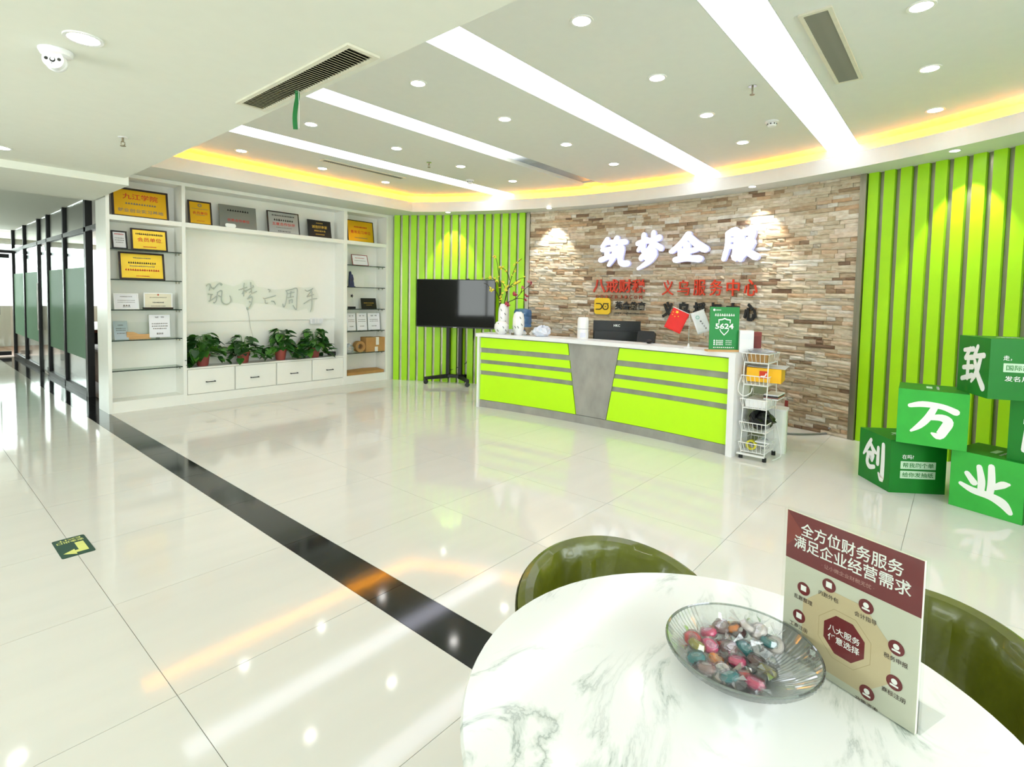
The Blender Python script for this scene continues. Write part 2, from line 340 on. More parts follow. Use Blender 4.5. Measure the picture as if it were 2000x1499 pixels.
# ================================================================== STRUCTURE
# ---- floor: grout bed with every tile its own piece
floor = struct(MB().box(-3.2, 7.2, -3.6, 17.9, -.12, -.003).build('floor', mat('grout', (150, 146, 136), .8)))
_tm = {}
def lay(x0, x1, y0, y1, m, name):
    g = .0012; k = (round(x1-x0, 3), round(y1-y0, 3), name)
    if k not in _tm:
        W, Hh = x1-x0-2*g, y1-y0-2*g; _tm[k] = MB().box(-W/2, W/2, -Hh/2, Hh/2, -.009, 0).mesh(name, m)
    o = bpy.data.objects.new(name, _tm[k]); col.objects.link(o); o.parent = floor; o.location = ((x0+x1)/2, (y0+y1)/2, 0)
xs = [1.595, 2.37]+[2.37+.8*k for k in range(1, 7)]
ys = [1.80+.8*k for k in range(-6, 8)]
for i in range(len(xs)-1):
    for j in range(len(ys)-1):
        if xs[i] > wx(WR, max(ys[j], -2.9) if ys[j] < 2.97 else min(ys[j], 7.7)) + .6: continue
        lay(xs[i], xs[i+1], ys[j], min(ys[j+1], 7.74), M_TILE, 'floor_tile')
xl = [1.39, .615]+[.615-.8*k for k in range(1, 5)]
yl = [2.01+.8*k for k in range(-6, 17)]
for i in range(len(xl)-1):
    for j in range(len(yl)-1): lay(xl[i+1], xl[i], yl[j], yl[j+1], M_TILE, 'floor_tile')
for j in range(len(yl)-1): lay(1.39, 1.595, yl[j], yl[j+1], M_GRANITE, 'border_tile')
lay(1.595, 1.74, 7.75, 14.8, M_GRANITE, 'border_tile')
M_WOODF = mat('office_wood_floor', (150, 112, 88), .35, var=.12, scale=3, stretch=(1, 6, 1))
for k in range(14): lay(1.74+.38*k, 2.12+.38*k, 7.75, 17.6, M_WOODF, 'floor_plank')
lay(-3.1, 1.74, 14.8, 17.6, M_WOODF, 'floor_plank')

# ---- curved back wall
wb = struct(MB().arc_slab(WC, WR+.06, WR+.2, -62, 35.2, 0, 3.1, 60).build('wall_back', mat('dark_wall_backing', (60, 62, 50), .7)))
PITCH_S = 1.10
def slats(a0, n):
    for k in range(n):
        a = a0-PITCH_S*k
        MB().arc_slab(WC, WR-.012, WR+.06, a-.72, a, .0, ZS, 1).build('green_slat', M_LIME, wb)
        MB().arc_slab(WC, WR+.025, WR+.06, a-PITCH_S+.03, a-.74, .0, ZS, 1).build('steel_strip', M_STEEL, wb)
slats(35.05, 16)
slats(-17.25, 27)
for a, s in ((17.45, .34), (-16.75, .45)):
    MB().arc_slab(WC, WR-.04, WR+.06, a-s, a, 0, ZS, 1).build('steel_edge_trim', M_STEEL, wb)
# ledger stone cladding: each split stone is a piece; the 300 largest in view are parts of their own
def stone_geo(a0, a1, z0, z1, d, rnd):
    n = 3; vs_ = []; fs = []
    for j in range(3):
        for i in range(n+1):
            a = radians(a0+(a1-a0)*i/n); e = (i in (0, n)) or j in (0, 2)
            R = WR-.012-d+(rnd.uniform(.002, .008) if e else rnd.uniform(-.007, .004))
            vs_.append((WC[0]+R*cos(a), WC[1]+R*sin(a), z0+(z1-z0)*j/2))
    m = (n+1)*3
    for j in (0, 2):
        for i in (0, n):
            a = radians(a0 if i == 0 else a1); vs_.append((WC[0]+(WR+.05)*cos(a), WC[1]+(WR+.05)*sin(a), z0 if j == 0 else z1))
    for j in range(2):
        for i in range(n):
            b = j*(n+1)+i; fs.append((b, b+1, b+n+2, b+n+1))
    fs += [(0, m, m+1, 3, 2, 1), (8, 9, 10, 11, m+3, m+2), (0, 4, 8, m+2, m), (3, m+1, m+3, 11, 7)]
    return vs_, fs
rs = random.Random(3); stones = []
A0, A1 = 17.10, -16.75; z = 0.0
while z < ZS-.01:
    h = rs.choice((.03, .038, .044, .05)); z1 = min(ZS, z+h)
    if ZS-z1 < .025: z1 = ZS
    a = A0
    while a > A1+.01:
        ln = rs.choice((.08, .11, .15, .19, .24, .3))*rs.uniform(.85, 1.15)/WR*57.3
        b = max(A1, a-ln)
        if b-A1 < .5: b = A1
        stones.append((b+.008, a-.008, z+.0007, z1-.0007, rs.choice((.004, .008, .012, .017, .022)), rs.random())); a = b
    z = z1
def seen(s):
    a = radians((s[0]+s[1])/2); x, y = WC[0]+WR*cos(a), WC[1]+WR*sin(a)
    ok = s[3] > 1.0 or degrees(a) < -9.5
    return (s[1]-s[0])*(s[3]-s[2])/(x*x+y*y)*(1 if ok else .01)
order = sorted(stones, key=seen, reverse=True)
def stone_obj(lst, name, kind=None):
    vs_ = []; fs = []; tn = []
    for s in lst:
        v, f = stone_geo(*s[:5], rs); b = len(vs_); vs_ += v; fs += [tuple(b+i for i in q) for q in f]; tn += [s[5]]*len(v)
    me = bpy.data.meshes.new(name); me.from_pydata(vs_, [], fs); at = me.attributes.new('tone', 'FLOAT', 'POINT'); at.data.foreach_set('value', tn)
    bm = bmesh.new(); bm.from_mesh(me); bmesh.ops.recalc_face_normals(bm, faces=bm.faces); bm.to_mesh(me); bm.free()
    me.materials.append(M_STONE); o = bpy.data.objects.new(name, me); col.objects.link(o); o.parent = wb; tag(o, kind=kind)
for s in order[:300]: stone_obj([s], 'ledger_stone')
stone_obj(order[300:], 'ledger_stone_courses', 'stuff')

# ---- other walls
struct(MB().box(1.70, 6.9, 7.735, 7.85, 0, 3.1).build('wall_left', M_WALL))
M_WINF = mat('white_window_frame', (235, 235, 232), .4, var=.01)
def window(n, M, wd, ht, cols):
    """window in a wall: frame and panes, in a plane M (x right, y up)"""
    o = bpy.data.objects.new(f'window_{n}', None); col.objects.link(o); o.matrix_world = M; struct(o)
    f = MB(); f.box(-wd/2, wd/2, -ht/2, -ht/2+.06, -.04, .04); f.box(-wd/2, wd/2, ht/2-.06, ht/2, -.04, .04)
    for k in range(cols+1):
        x = -wd/2+.03+(wd-.06)*k/cols; f.box(x-.03, x+.03, -ht/2+.06, ht/2-.06, -.04, .04)
    f.build('window_frame', M_WINF, o)
    for k in range(cols):
        x0 = -wd/2+.06+(wd-.06)*k/cols; x1 = -wd/2+(wd-.06)*(k+1)/cols; MB().box(x0, x1, -ht/2+.06, ht/2-.06, -.004, .004).build('pane', M_GLASS, o)
def holed(name, axis, at, th, u0, u1, holes, z1):
    """wall in the plane axis=at, from u0 to u1, with rectangular window holes (ua, ub, za, zb)"""
    mb = MB(); us = u0
    def bx(a, b, c, d):
        if b-a > .001 and d-c > .001: mb.box(*( (at, at+th, a, b, c, d) if axis == 0 else (a, b, at, at+th, c, d)))
    for (a, b, c, d) in holes:
        bx(us, a, 0, z1); bx(a, b, 0, c); bx(a, b, d, z1); us = b
    bx(us, u1, 0, z1); return struct(mb.build(name, M_WALL))
holed('wall_front', 1, -3.55, .12, -3.1, 3.6, [(-2.4, 2.8, .75, 2.48)], 3.1)
window(1, frame((.2, -3.5, 1.615), (-1, 0, 0), (0, 0, 1)), 5.2, 1.73, 5)  # unseen window behind the camera, added to let fill light in
holed('wall_right', 0, -3.16, .12, -3.55, 17.7, [(2.55, 5.45, .75, 2.48)], 3.1)
window(2, frame((-3.1, 4.0, 1.615), (0, 1, 0), (0, 0, 1)), 2.9, 1.73, 3)
holed('wall_end', 1, 17.55, .12, -3.1, 7.2, [(-2.7, 5.9, .92, 2.52)], 3.1)
window(3, frame((1.6, 17.6, 1.72), (1, 0, 0), (0, 0, 1)), 8.6, 1.6, 8)
struct(MB().box(6.95, 7.1, 7.7, 17.6, 0, 3.1).build('wall_office', M_WALL))

# ---- ceilings
def lipx(Y, R=LR): return LC[0]+sqrt(max(0.01, R*R-(Y-LC[1])**2))
XE = 1.53
TR = [(5.31, 5.63), (3.845, 4.13), (2.335, 2.65), (.853, 1.152), (-.65, -.35), (-2.15, -1.85)]
ceil = MB(); RB = LR+.15      # raised ceiling runs past the lip to the cove's back
LIPY = 6.68
def band(y0, y1, z, mb, x0=XE, R=RB, n=14, th=.02):
    for k in range(n):
        a, b = y0+(y1-y0)*k/n, y0+(y1-y0)*(k+1)/n
        mb.add([(x0, a, z), (lipx(a, R), a, z), (lipx(b, R), b, z), (x0, b, z), (x0, a, z+th), (lipx(a, R), a, z+th), (lipx(b, R), b, z+th), (x0, b, z+th)],
               [(0, 1, 2, 3), (4, 7, 6, 5), (0, 4, 5, 1), (1, 5, 6, 2), (2, 6, 7, 3), (3, 7, 4, 0)])
edges = [-3.5]+[v for t in sorted(TR) for v in t]+[LIPY+.15]
for k in range(0, len(edges), 2): band(edges[k], edges[k+1], ZM, ceil)
ceil.box(XE-.02, 7.2, -3.6, 7.8, ZM+.09, ZM+.11)
struct(ceil.build('ceiling', M_CEIL))
# low ceiling on the corridor side, cross beam in front of the cabinet, corridor ceiling beyond
lc = MB(); lc.box(-3.1, XE, -3.5, 6.30, ZL, ZL+.62)
struct(lc.build('ceiling_low', M_CEILL))
struct(MB().box(-3.1, 1.56, 6.30, 7.74, 2.434, 3.12).build('ceiling_beam', M_CEILL))
struct(MB().box(-3.1, 7.1, 7.74, 17.6, 2.59, 2.7).build('ceiling_corridor', M_CEILL))
# soffit ring with its upright lip and cove
sf = MB()
lip_path = [(1.56, LIPY)]
a_c = asin((LIPY-LC[1])/LR)
lip_path += [(LC[0]+LR*cos(a_c+(-1.13-a_c)*k/40), LC[1]+LR*sin(a_c+(-1.13-a_c)*k/40)) for k in range(41)]
def off(path, d):
    out = []
    for i, p in enumerate(path):
        a = Vector(path[max(0, i-1)]); b = Vector(path[min(len(path)-1, i+1)]); t = (b-a).normalized(); out.append((p[0]+(-t.y)*d, p[1]+t.x*d))
    return out
wall_path = [(1.56, 7.74)]+[(WC[0]+(WR+.06)*cos(radians(40)+(radians(-62)-radians(40))*k/40), WC[1]+(WR+.06)*sin(radians(40)+(radians(-62)-radians(40))*k/40)) for k in range(41)]
def ribbon(mb, pa, pb, za, zb):
    n = len(pa); mb.add([(p[0], p[1], za) for p in pa]+[(p[0], p[1], zb) for p in pb], [(i, i+1, n+i+1, n+i) for i in range(n-1)])
ribbon(sf, lip_path, wall_path, ZS, ZS)                         # soffit underside
o3 = off(lip_path, .025); o15 = off(lip_path, .15)
ribbon(sf, lip_path, lip_path, ZS, 2.887); ribbon(sf, lip_path, o3, 2.887, 2.887); ribbon(sf, o3, o3, 2.80, 2.887)
ribbon(sf, o3, o15, 2.80, 2.80); ribbon(sf, o15, o15, 2.80, ZM+.1)
struct(sf.build('ceiling_soffit', M_CEIL))
led = MB(); la = off(lip_path, .045); lb = off(lip_path, .075)
ribbon(led, la, lb, 2.812, 2.812)
led_o = led.build('led_strip', emis('warm_yellow_led', (255, 156, 0), 72))
tag(led_o, 'yellow led strip glowing in the cove around the raised ceiling', 'led strip')
# lit ceiling panels
def panel(y0, y1, label, dead=False):
    r = thing('light_panel', label, 'ceiling light', (XE+.1, (y0+y1)/2, ZM), group=None)
    L = lambda x: x-(XE+.1)
    hw = (y1-y0)/2; xe = max(lipx(y0, RB), lipx(y1, RB))+.02
    e = emis('panel_light', (240, 241, 255), 3.3)
    if not dead:
        MB().box(0, L(xe-.02), -hw, hw, .045, .055).build('diffuser', e, r)
    else:
        MB().box(0, L(4.35), -hw, hw, .045, .055).build('diffuser', e, r)
        m = bpy.data.materials.new('fading_panel'); m.use_nodes = True; N = m.node_tree.nodes; Lk = m.node_tree.links; b = N['Principled BSDF']
        b.inputs['Base Color'].default_value = lin((172, 184, 196))+(1,); b.inputs['Emission Color'].default_value = lin((250, 252, 255))+(1,)
        tc = N.new('ShaderNodeTexCoord'); sp = N.new('ShaderNodeSeparateXYZ'); Lk.new(tc.outputs['Generated'], sp.inputs[0])
        rp = N.new('ShaderNodeValToRGB'); Lk.new(sp.outputs[0], rp.inputs[0]); rp.color_ramp.elements[0].color = (1, 1, 1, 1); rp.color_ramp.elements[1].color = (0, 0, 0, 1); rp.color_ramp.elements[1].position = .85; rp.color_ramp.interpolation = 'EASE'
        mu = N.new('ShaderNodeMath'); mu.operation = 'MULTIPLY'; mu.inputs[1].default_value = 2.6; Lk.new(rp.outputs[0], mu.inputs[0]); Lk.new(mu.outputs[0], b.inputs['Emission Strength'])
        MB().box(L(4.35), L(5.1), -hw, hw, .045, .055).build('diffuser', m, r, label='part of the panel where the light fades out')
        MB().box(L(5.1), L(xe-.3), -hw, hw, .045, .055).build('diffuser', mat('unlit_panel', (165, 172, 184), .5, var=.1, scale=3), r, label='unlit grey end of the panel')
        MB().box(L(xe-.3), L(xe-.02), -hw, hw, .03, .055).build('end_cap', M_CEIL, r)
    fr = MB(); fr.box(0, L(xe-.02), -hw+.001, -hw+.006, .0, .044); fr.box(0, L(xe-.02), hw-.006, hw-.001, 0, .044); fr.build('frame', M_CEIL, r)
panel(*TR[0], 'long lit ceiling panel closest to the cabinet wall')
panel(*TR[1], 'long ceiling panel lit at one end and dead grey towards the stone wall', True)
panel(*TR[2], 'long lit ceiling panel between the half-dead panel and the widest-looking one')
panel(*TR[3], 'long lit ceiling panel beside the square-slatted vent over the green cubes')
panel(*TR[4], 'long lit ceiling panel just beyond the slatted vent over the green cubes')
panel(*TR[5], 'long lit ceiling panel closest to the window wall')
# trims
struct(MB().box(5.385, 5.60, 7.30, 7.735, 0, ZS).build('trim_1', M_WALL))
struct(MB().box(1.70, 1.74, 7.735, 7.78, 0, 2.59).build('trim_2', M_WALL))

# ---- glass office partition (black frame) along the corridor
PXc = 1.69
part = thing('glass_partition', 'black framed office partition with frosted glass bands beside the white cabinet', 'partition', (PXc, 7.8, 0))
def prt(y): return y-7.8
PY = [8.68, 10.02, 11.24, 12.05, 13.5, 14.9]
FROST = sheet('frosted_green_glass', (200, 225, 208), .02, .2, 1.0, (172, 206, 182), tr=.3, fres=.04)
for k, y in enumerate(PY):
    wd = .05 if k == 0 else .035
    MB().box(-.03, .03 if k else .045, prt(y)-wd, prt(y)+wd, 0, 2.59).build('post', M_BLACKM, part)
MB().box(-.03, .03, prt(7.85), prt(14.9), 2.15, 2.21).build('top_rail', M_BLACKM, part)
MB().box(-.03, .03, prt(8.68), prt(11.24), .0, .07).build('bottom_rail', M_BLACKM, part)
MB().box(-.03, .03, prt(12.05), prt(14.9), .0, .07).build('bottom_rail', M_BLACKM, part)
for a, b in ((8.73, 9.985), (10.055, 11.205), (12.085, 13.465), (13.535, 14.865)):
    MB().box(-.005, .005, prt(a), prt(b), .07, 2.15).build('pane', M_GLASS, part)
    MB().box(-.0075, -.0055, prt(a), prt(b), .48, 1.70).build('frosted_film', FROST, part)
for a, b in ((8.73, 9.985), (10.055, 11.205), (11.275, 12.015), (12.085, 13.465), (13.535, 14.865)):
    MB().box(-.005, .005, prt(a), prt(b), 2.21, 2.58).build('pane', M_GLASS, part)
dr = thing('glass_door', 'narrow clear glass door with black clamps set in the office partition', 'door', (PXc+.0, 11.28, 0))
MB().box(-.006, .006, .02, .72, .02, 2.12).build('pane', M_GLASS, dr)
for z in (.02, 2.02): MB().box(-.02, .02, .0, .16, z, z+.1).build('clamp', M_BLACKM, dr)
MB().tube([(-.05, .66, .7), (-.05, .66, 1.5)], .013).build('door_handle', mat('polished_steel', (200, 200, 200), .15, .9), dr)
# glass front at the far end of the corridor
eg = thing('glazed_screen', 'glass front with black frame closing the far end of the corridor', 'partition', (-3.0, 14.9, 0))
for x in (.03, 2.2, 3.35): MB().box(x-.03, x+.03, -.03, .03, 0, 2.59).build('post', M_BLACKM, eg)
MB().box(0, 4.66, -.03, .03, 2.12, 2.18).build('top_rail', M_BLACKM, eg)
for a, b in ((.06, 2.17), (2.23, 3.32)):
    MB().box(a, b, -.005, .005, .03, 2.12).build('pane', M_GLASS, eg)
MB().box(.06, 4.66, -.005, .005, 2.18, 2.58).build('pane', M_GLASS, eg)
gd = thing('glass_door', 'clear glass door with long black bar handle at the corridor end', 'door', (.36, 14.9, 0))
MB().box(.03, 1.26, -.006, .006, .03, 2.1).build('pane', M_GLASS, gd)
for z in (.03, 2.02): MB().box(1.08, 1.26, -.02, .02, z, z+.08).build('clamp', M_BLACKM, gd)
MB().tube([(1.08, -.06, .86), (1.08, -.06, 1.66)], .022).build('door_handle', M_BLACKM, gd)
# brown sofa inside the office, seen past the doorway
sofa = thing('office_sofa', 'brown leather sofa inside the glass office', 'sofa', (2.75, 9.3, 0))
M_BRN = mat('brown_leather', (120, 72, 50), .45, bump=.2)
for n_, b in (('seat', (-.75, .75, -.35, .35, .12, .42)), ('backrest', (-.75, .75, .3, .5, .12, .82)), ('armrest', (-.9, -.72, -.38, .5, .1, .6)), ('armrest', (.72, .9, -.38, .5, .1, .6))):
    q = MB().box(*b).build(n_, M_BRN, sofa); bv = q.modifiers.new('b', 'BEVEL'); bv.width = .05; bv.segments = 3
for sx in (-.7, .7):
    for sy in (-.25, .35): MB().cyl(.025, 0, .13, 8, T(sx, sy, 0)).build('leg', M_BLACKM, sofa)
desk2 = thing('office_table', 'long brown wooden table inside the glass office', 'table', (3.0, 12.2, 0))
MB().box(-.9, .9, -1.4, 1.4, .70, .75).build('table_top', M_BRN, desk2)
for sx in (-.8, .8):
    for sy in (-1.3, 1.3): MB().box(sx-.03, sx+.03, sy-.03, sy+.03, 0, .7).build('leg', M_BLACKM, desk2)

# ================================================================== WHITE DISPLAY CABINET (three units)
BK = 7.56                                    # face of the back panels
def part_box(root, name, b, m=None, label=None):
    l = root.location; return MB().box(b[0]-l.x, b[1]-l.x, b[2]-l.y, b[3]-l.y, b[4]-l.z, b[5]-l.z).build(name, m or M_CAB, root, label=label)
def shelf_unit(x0, x1, label, lpost, rpost):
    r = thing('shelf_unit', label, 'cabinet', ((x0+x1)/2, 7.5, 0))
    part_box(r, 'side_panel', (x0, x0+lpost, CABY, 7.73, 0, ZS-.003)); part_box(r, 'side_panel', (x1-rpost, x1, CABY, 7.73, 0, ZS-.003))
    a, b = x0+lpost, x1-rpost
    part_box(r, 'back_panel', (a, b, BK, 7.60, .0, 2.70)); part_box(r, 'top_panel', (a, b, CABY, BK, 2.69, ZS-.003))
    part_box(r, 'shelf', (a, b, CABY+.004, BK, 2.195, 2.25)); part_box(r, 'bottom_shelf', (a, b, CABY+.004, BK, .10, .128)); part_box(r, 'plinth', (a, b, CABY+.008, CABY+.03, 0, .10))
    for z in (.48, .83, 1.183, 1.531, 1.878):
        g = part_box(r, 'glass_shelf', (a, b, CABY+.03, BK-.01, z-.01, z), M_SHELFG)
        l = r.location; MB().box(a-l.x, b-l.x, CABY+.0275-l.y, CABY+.03-l.y, z-.010, z).build('glass_edge', M_EDGE, g)
        for px_ in (a+.012, b-.012):
            for py_ in (CABY+.09, BK-.08): MB().cyl(.007, z-.035, z-.0101, 8, T(px_-l.x, py_-l.y, 0)).build('shelf_pin', M_STEEL, r)
    return r
shelf_unit(1.585, 2.36, 'white shelf unit with glass shelves beside the glass partition', .034, .02)
shelf_unit(4.59, 5.385, 'white shelf unit with glass shelves beside the lime slats', .03, .035)
cu = thing('media_unit', 'white middle cabinet with open niche above a row of four drawers', 'cabinet', (3.475, 7.5, 0))
part_box(cu, 'side_panel', (2.36, 2.379, CABY, 7.73, 0, ZS-.003)); part_box(cu, 'side_panel', (4.56, 4.59, CABY, 7.73, 0, ZS-.003))
part_box(cu, 'back_panel', (2.379, 4.56, BK, 7.60, .0, 2.70)); part_box(cu, 'top_panel', (2.379, 4.56, CABY, BK, 2.69, ZS-.003))
part_box(cu, 'shelf', (2.379, 4.56, CABY+.004, BK, 2.195, 2.25)); part_box(cu, 'raised_board', (2.379, 4.56, BK-.018, BK, 1.02, 2.195))
part_box(cu, 'counter', (2.379, 4.56, CABY, BK, .437, .455)); part_box(cu, 'plinth', (2.379, 4.56, CABY+.006, CABY+.03, 0, .112))
part_box(cu, 'drawer_frame', (2.379, 4.56, CABY+.012, CABY+.03, .112, .437), mat('drawer_gap_grey', (205, 205, 196), .5))
for k, (a, b) in enumerate(((2.386, 2.938), (2.958, 3.494), (3.514, 4.028), (4.048, 4.553))):
    d = part_box(cu, 'drawer', (a, b, CABY-.002, CABY+.012, .124, .428)); l = cu.location
    xc = (2.646, 3.2, 3.758, 4.322)[k]-l.x; y0 = CABY-.002-l.y
    MB().tube([(xc-.055, y0-.022, .262), (xc+.055, y0-.022, .262)], .0055, 6).tube([(xc-.05, y0, .262), (xc-.05, y0-.024, .262)], .008, 6).tube([(xc+.05, y0, .262), (xc+.05, y0-.024, .262)], .008, 6).build('handle', M_BLACKM, d, label='black bar handle')

# ---- plaques and certificates standing on the shelves
def rows(mb, w, n, y, h, M, seed=0):
    """a line of illegible small print: n short dabs across width w at height y"""
    rr = random.Random(seed); p = w/n
    for k in range(n):
        x = -w/2+p*(k+.5); a = p*rr.uniform(.3, .42); b = h*rr.uniform(.35, .5)
        mb.box(x-a, x+a, y-b, y+b*.2, 0, .0006, M); mb.box(x-a*.5, x+a*.5, y-b, y+b, 0, .0006, M)
def plaque(name, label, cat, xa, xb, yb, yt, z, frame_m, face_m, fw=.016, lean=10, prints=(), Y=7.40, th=.014, stand=None):
    """plaque seen from pixel column xa to xb, bottom row yb, top row yt, standing on the shelf at height z"""
    p0, p1 = pY(xa, yb, Y), pY(xb, yb, Y); wd = abs(p1.x-p0.x); t = pY((xa+xb)/2, yt, Y); ht = (t.z-pY((xa+xb)/2, yb, Y).z)
    r = thing(name, label, cat, ((p0.x+p1.x)/2, Y, z+.001))
    M = RX(radians(90-lean))                                 # x right, y up (leaning back), z towards the room
    if frame_m is not None:
        f = MB()
        for b in ((-wd/2, wd/2, 0, fw), (-wd/2, wd/2, ht-fw, ht), (-wd/2, -wd/2+fw, fw, ht-fw), (wd/2-fw, wd/2, fw, ht-fw)): f.box(b[0], b[1], b[2], b[3], -th, .004, M)
        f.build('frame', frame_m, r)
        MB().box(-wd/2+fw, wd/2-fw, fw, ht-fw, -th, 0, M).build('face', face_m, r)
    else: MB().box(-wd/2, wd/2, 0, ht, -th, 0, M).build('face', face_m, r)
    for (txt, cy, w_, h_, m_) in prints:
        mb = MB(); MM = M @ T(0, cy*ht, .0008)
        if isinstance(txt, int): rows(mb, w_*wd, txt, 0, h_*ht, MM, int(cy*100)+txt)
        else: put_text(mb, txt, MM, w_*wd, h_*ht, .012)
        mb.build('print', m_, r)
    if stand:
        MB().box(-wd/2, wd/2, -.03-Y*0, .05, 0, .022).build('base', stand, r)
    else:
        yb_ = sin(radians(lean))*ht*.55+th
        ye_ = sin(radians(lean))*ht*.5+th*1.1+.002
        MB().add([(-.02, ye_, ht*.5), (.02, ye_, ht*.5), (.02, yb_+.06, 0.0), (-.02, yb_+.06, 0.0), (-.02, ye_+.006, ht*.5+.004), (.02, ye_+.006, ht*.5+.004), (.02, yb_+.066, 0), (-.02, yb_+.066, 0)], [(0, 1, 2, 3), (4, 7, 6, 5), (0, 3, 7, 4), (1, 5, 6, 2), (0, 4, 5, 1), (3, 2, 6, 7)]).build('easel_back', M_BLACKP, r)
    return r
GOLD = mat('gold_plate', (226, 176, 24), .28, .55, var=.1, scale=3)
GOLD2 = mat('pale_gold_plate', (246, 208, 62), .25, .45, var=.1, scale=3)
SILV = mat('silver_plate', (176, 178, 176), .3, .6, var=.06, scale=4)
GREYP = mat('grey_plate', (128, 130, 122), .3, .5, var=.06, scale=4)
PAPER = mat('certificate_paper', (236, 236, 240), .6, var=.01)
PAPERB = mat('beige_paper', (228, 222, 198), .6, var=.02)
WFR = mat('white_frame', (240, 240, 238), .4, var=.01)
plaque('award_plaque', 'big gold plaque reading 九江学院 in dark frame on the top shelf', 'plaque', 219, 330, 411, 353, 2.25, M_DARKF, GOLD, .022, 8, [('九江学院', .72, .62, .2, M_INKR), (12, .48, .55, .07, M_INKG), ('就业创业实习基地', .24, .8, .13, M_INKG)])
plaque('award_plaque', 'upright gold plaque with round emblem and red 会员单位 on the top shelf', 'plaque', 369, 415, 423, 375, 2.25, M_DARKF, GOLD, .018, 9, [('◎', .82, .18, .14, M_INKG), (16, .67, .7, .03, M_INKG), ('会员单位', .5, .64, .12, M_INKR), (8, .41, .4, .03, M_INKG), (8, .17, .34, .03, M_INKR)])
plaque('award_plaque', 'frameless grey metal plaque reading 优秀合作单位 on the top shelf', 'plaque', 430, 502, 435, 389, 2.25, None, GREYP, 0, 8, [(9, .78, .6, .09, M_INKK), ('优秀合作单位', .36, .6, .13, M_INKR)])
plaque('award_plaque', 'silver plaque reading 五星合作伙伴 in dark frame on the top shelf', 'plaque', 524, 586, 447, 403, 2.25, M_DARKF, SILV, .014, 9, [(14, .82, .72, .06, M_INKK), (9, .62, .62, .1, M_INKK), ('五星合作伙伴', .44, .72, .14, M_INKR), (14, .28, .5, .04, M_INKG), (8, .12, .4, .04, M_INKK)])
plaque('award_plaque', 'black plaque with gold print on the top shelf beside the silver one', 'plaque', 603, 648, 454, 419, 2.25, None, M_BLACKP, 0, 9, [(5, .84, .3, .06, M_GOLDI), ('诚信好商家', .62, .66, .18, M_GOLDI), (6, .4, .5, .1, M_GOLDI), (7, .2, .4, .06, M_GOLDI)])
plaque('award_plaque', 'gold plaque reading 青年见习单位 in the top compartment beside the lime slats', 'plaque', 680, 731, 462, 419, 2.25, M_DARKF, GOLD, .012, 8, [(9, .7, .5, .08, M_INKR), ('青年见习单位', .46, .76, .15, M_INKR), (11, .2, .5, .05, M_INKG)])
plaque('framed_certificate', 'small white certificate in black frame on a glass shelf beside gold plaque', 'certificate', 219, 250, 485, 448, 1.878, M_BLACKM, PAPER, .016, 14, [(7, .82, .6, .08, M_INKR), (6, .6, .6, .05, M_INKG), (6, .48, .6, .05, M_INKG), (6, .36, .5, .05, M_INKG)], th=.01)
plaque('award_plaque', 'gold plaque with large red 会员单位 in dark frame on a glass shelf', 'plaque', 257, 328, 489, 446, 1.878, M_DARKF, GOLD2, .018, 9, [(15, .76, .76, .1, M_INKK), ('会员单位', .5, .66, .2, M_INKR), (9, .18, .36, .06, M_INKR)])
plaque('award_plaque', 'gold plaque with three lines of small print in dark frame on second glass shelf', 'plaque', 234, 323, 548, 494, 1.531, M_DARKF, GOLD2, .02, 9, [(10, .8, .4, .05, M_INKG), (13, .62, .62, .08, M_INKK), (14, .5, .56, .05, M_INKG), (15, .36, .76, .08, M_INKR), (8, .14, .3, .04, M_INKR)])
plaque('framed_certificate', 'white framed certificate leaning on the third glass shelf', 'certificate', 223, 272, 604, 572, 1.183, WFR, PAPER, .012, 13, [(8, .8, .5, .06, M_INKG), (13, .56, .7, .04, M_INKG), (13, .44, .7, .04, M_INKG), (3, .24, .3, .1, M_INKG), (8, .15, .3, .05, M_INKG)], th=.008)
plaque('framed_certificate', 'beige certificate with red crest on brown wooden base on third glass shelf', 'certificate', 281, 337, 604, 572, 1.183, WFR, PAPERB, .012, 2, [('◆', .88, .07, .12, M_INKR), (12, .72, .6, .05, M_INKG), (9, .42, .4, .09, M_INKG), (10, .2, .5, .05, M_INKG)], stand=M_DARKF, th=.008)
plaque('certificate_stand', 'narrow pale certificate tilted in clear acrylic on fourth glass shelf', 'certificate', 224, 252, 664, 626, .83, None, sheet('pale_acrylic_card', (200, 225, 225), .05, .1, .75, (226, 238, 242)), 0, 18, [(4, .78, .4, .06, M_INKG), (7, .6, .7, .05, M_INKG), (7, .5, .7, .05, M_INKG), (6, .34, .6, .05, M_INKG)], th=.006)
plaque('framed_certificate', 'white certificate in thick acrylic block on fourth glass shelf', 'certificate', 290, 335, 662, 614, .83, M_ACRYL, PAPER, .012, 4, [('证 书', .86, .4, .06, M_INKK), (9, .6, .7, .05, M_INKG), (9, .5, .7, .05, M_INKG), (8, .4, .6, .05, M_INKG), (4, .2, .3, .08, M_INKG)], th=.012)
plaque('framed_certificate', 'small certificate with red border and red easel back', 'certificate', 689, 720, 517, 495, 1.878, mat('maroon_leatherette', (128, 20, 30), .5), PAPER, .009, 16, [(7, .7, .6, .07, M_INKR), (9, .45, .7, .05, M_INKG)], th=.006)
plaque('award_plaque', 'small black plaque with thin gold line beside the star trophy', 'plaque', 707, 736, 604, 583, 1.183, None, M_BLACKP, 0, 12, [(12, .55, .7, .07, M_GOLDI), (7, .35, .4, .05, M_GOLDI)], th=.012)
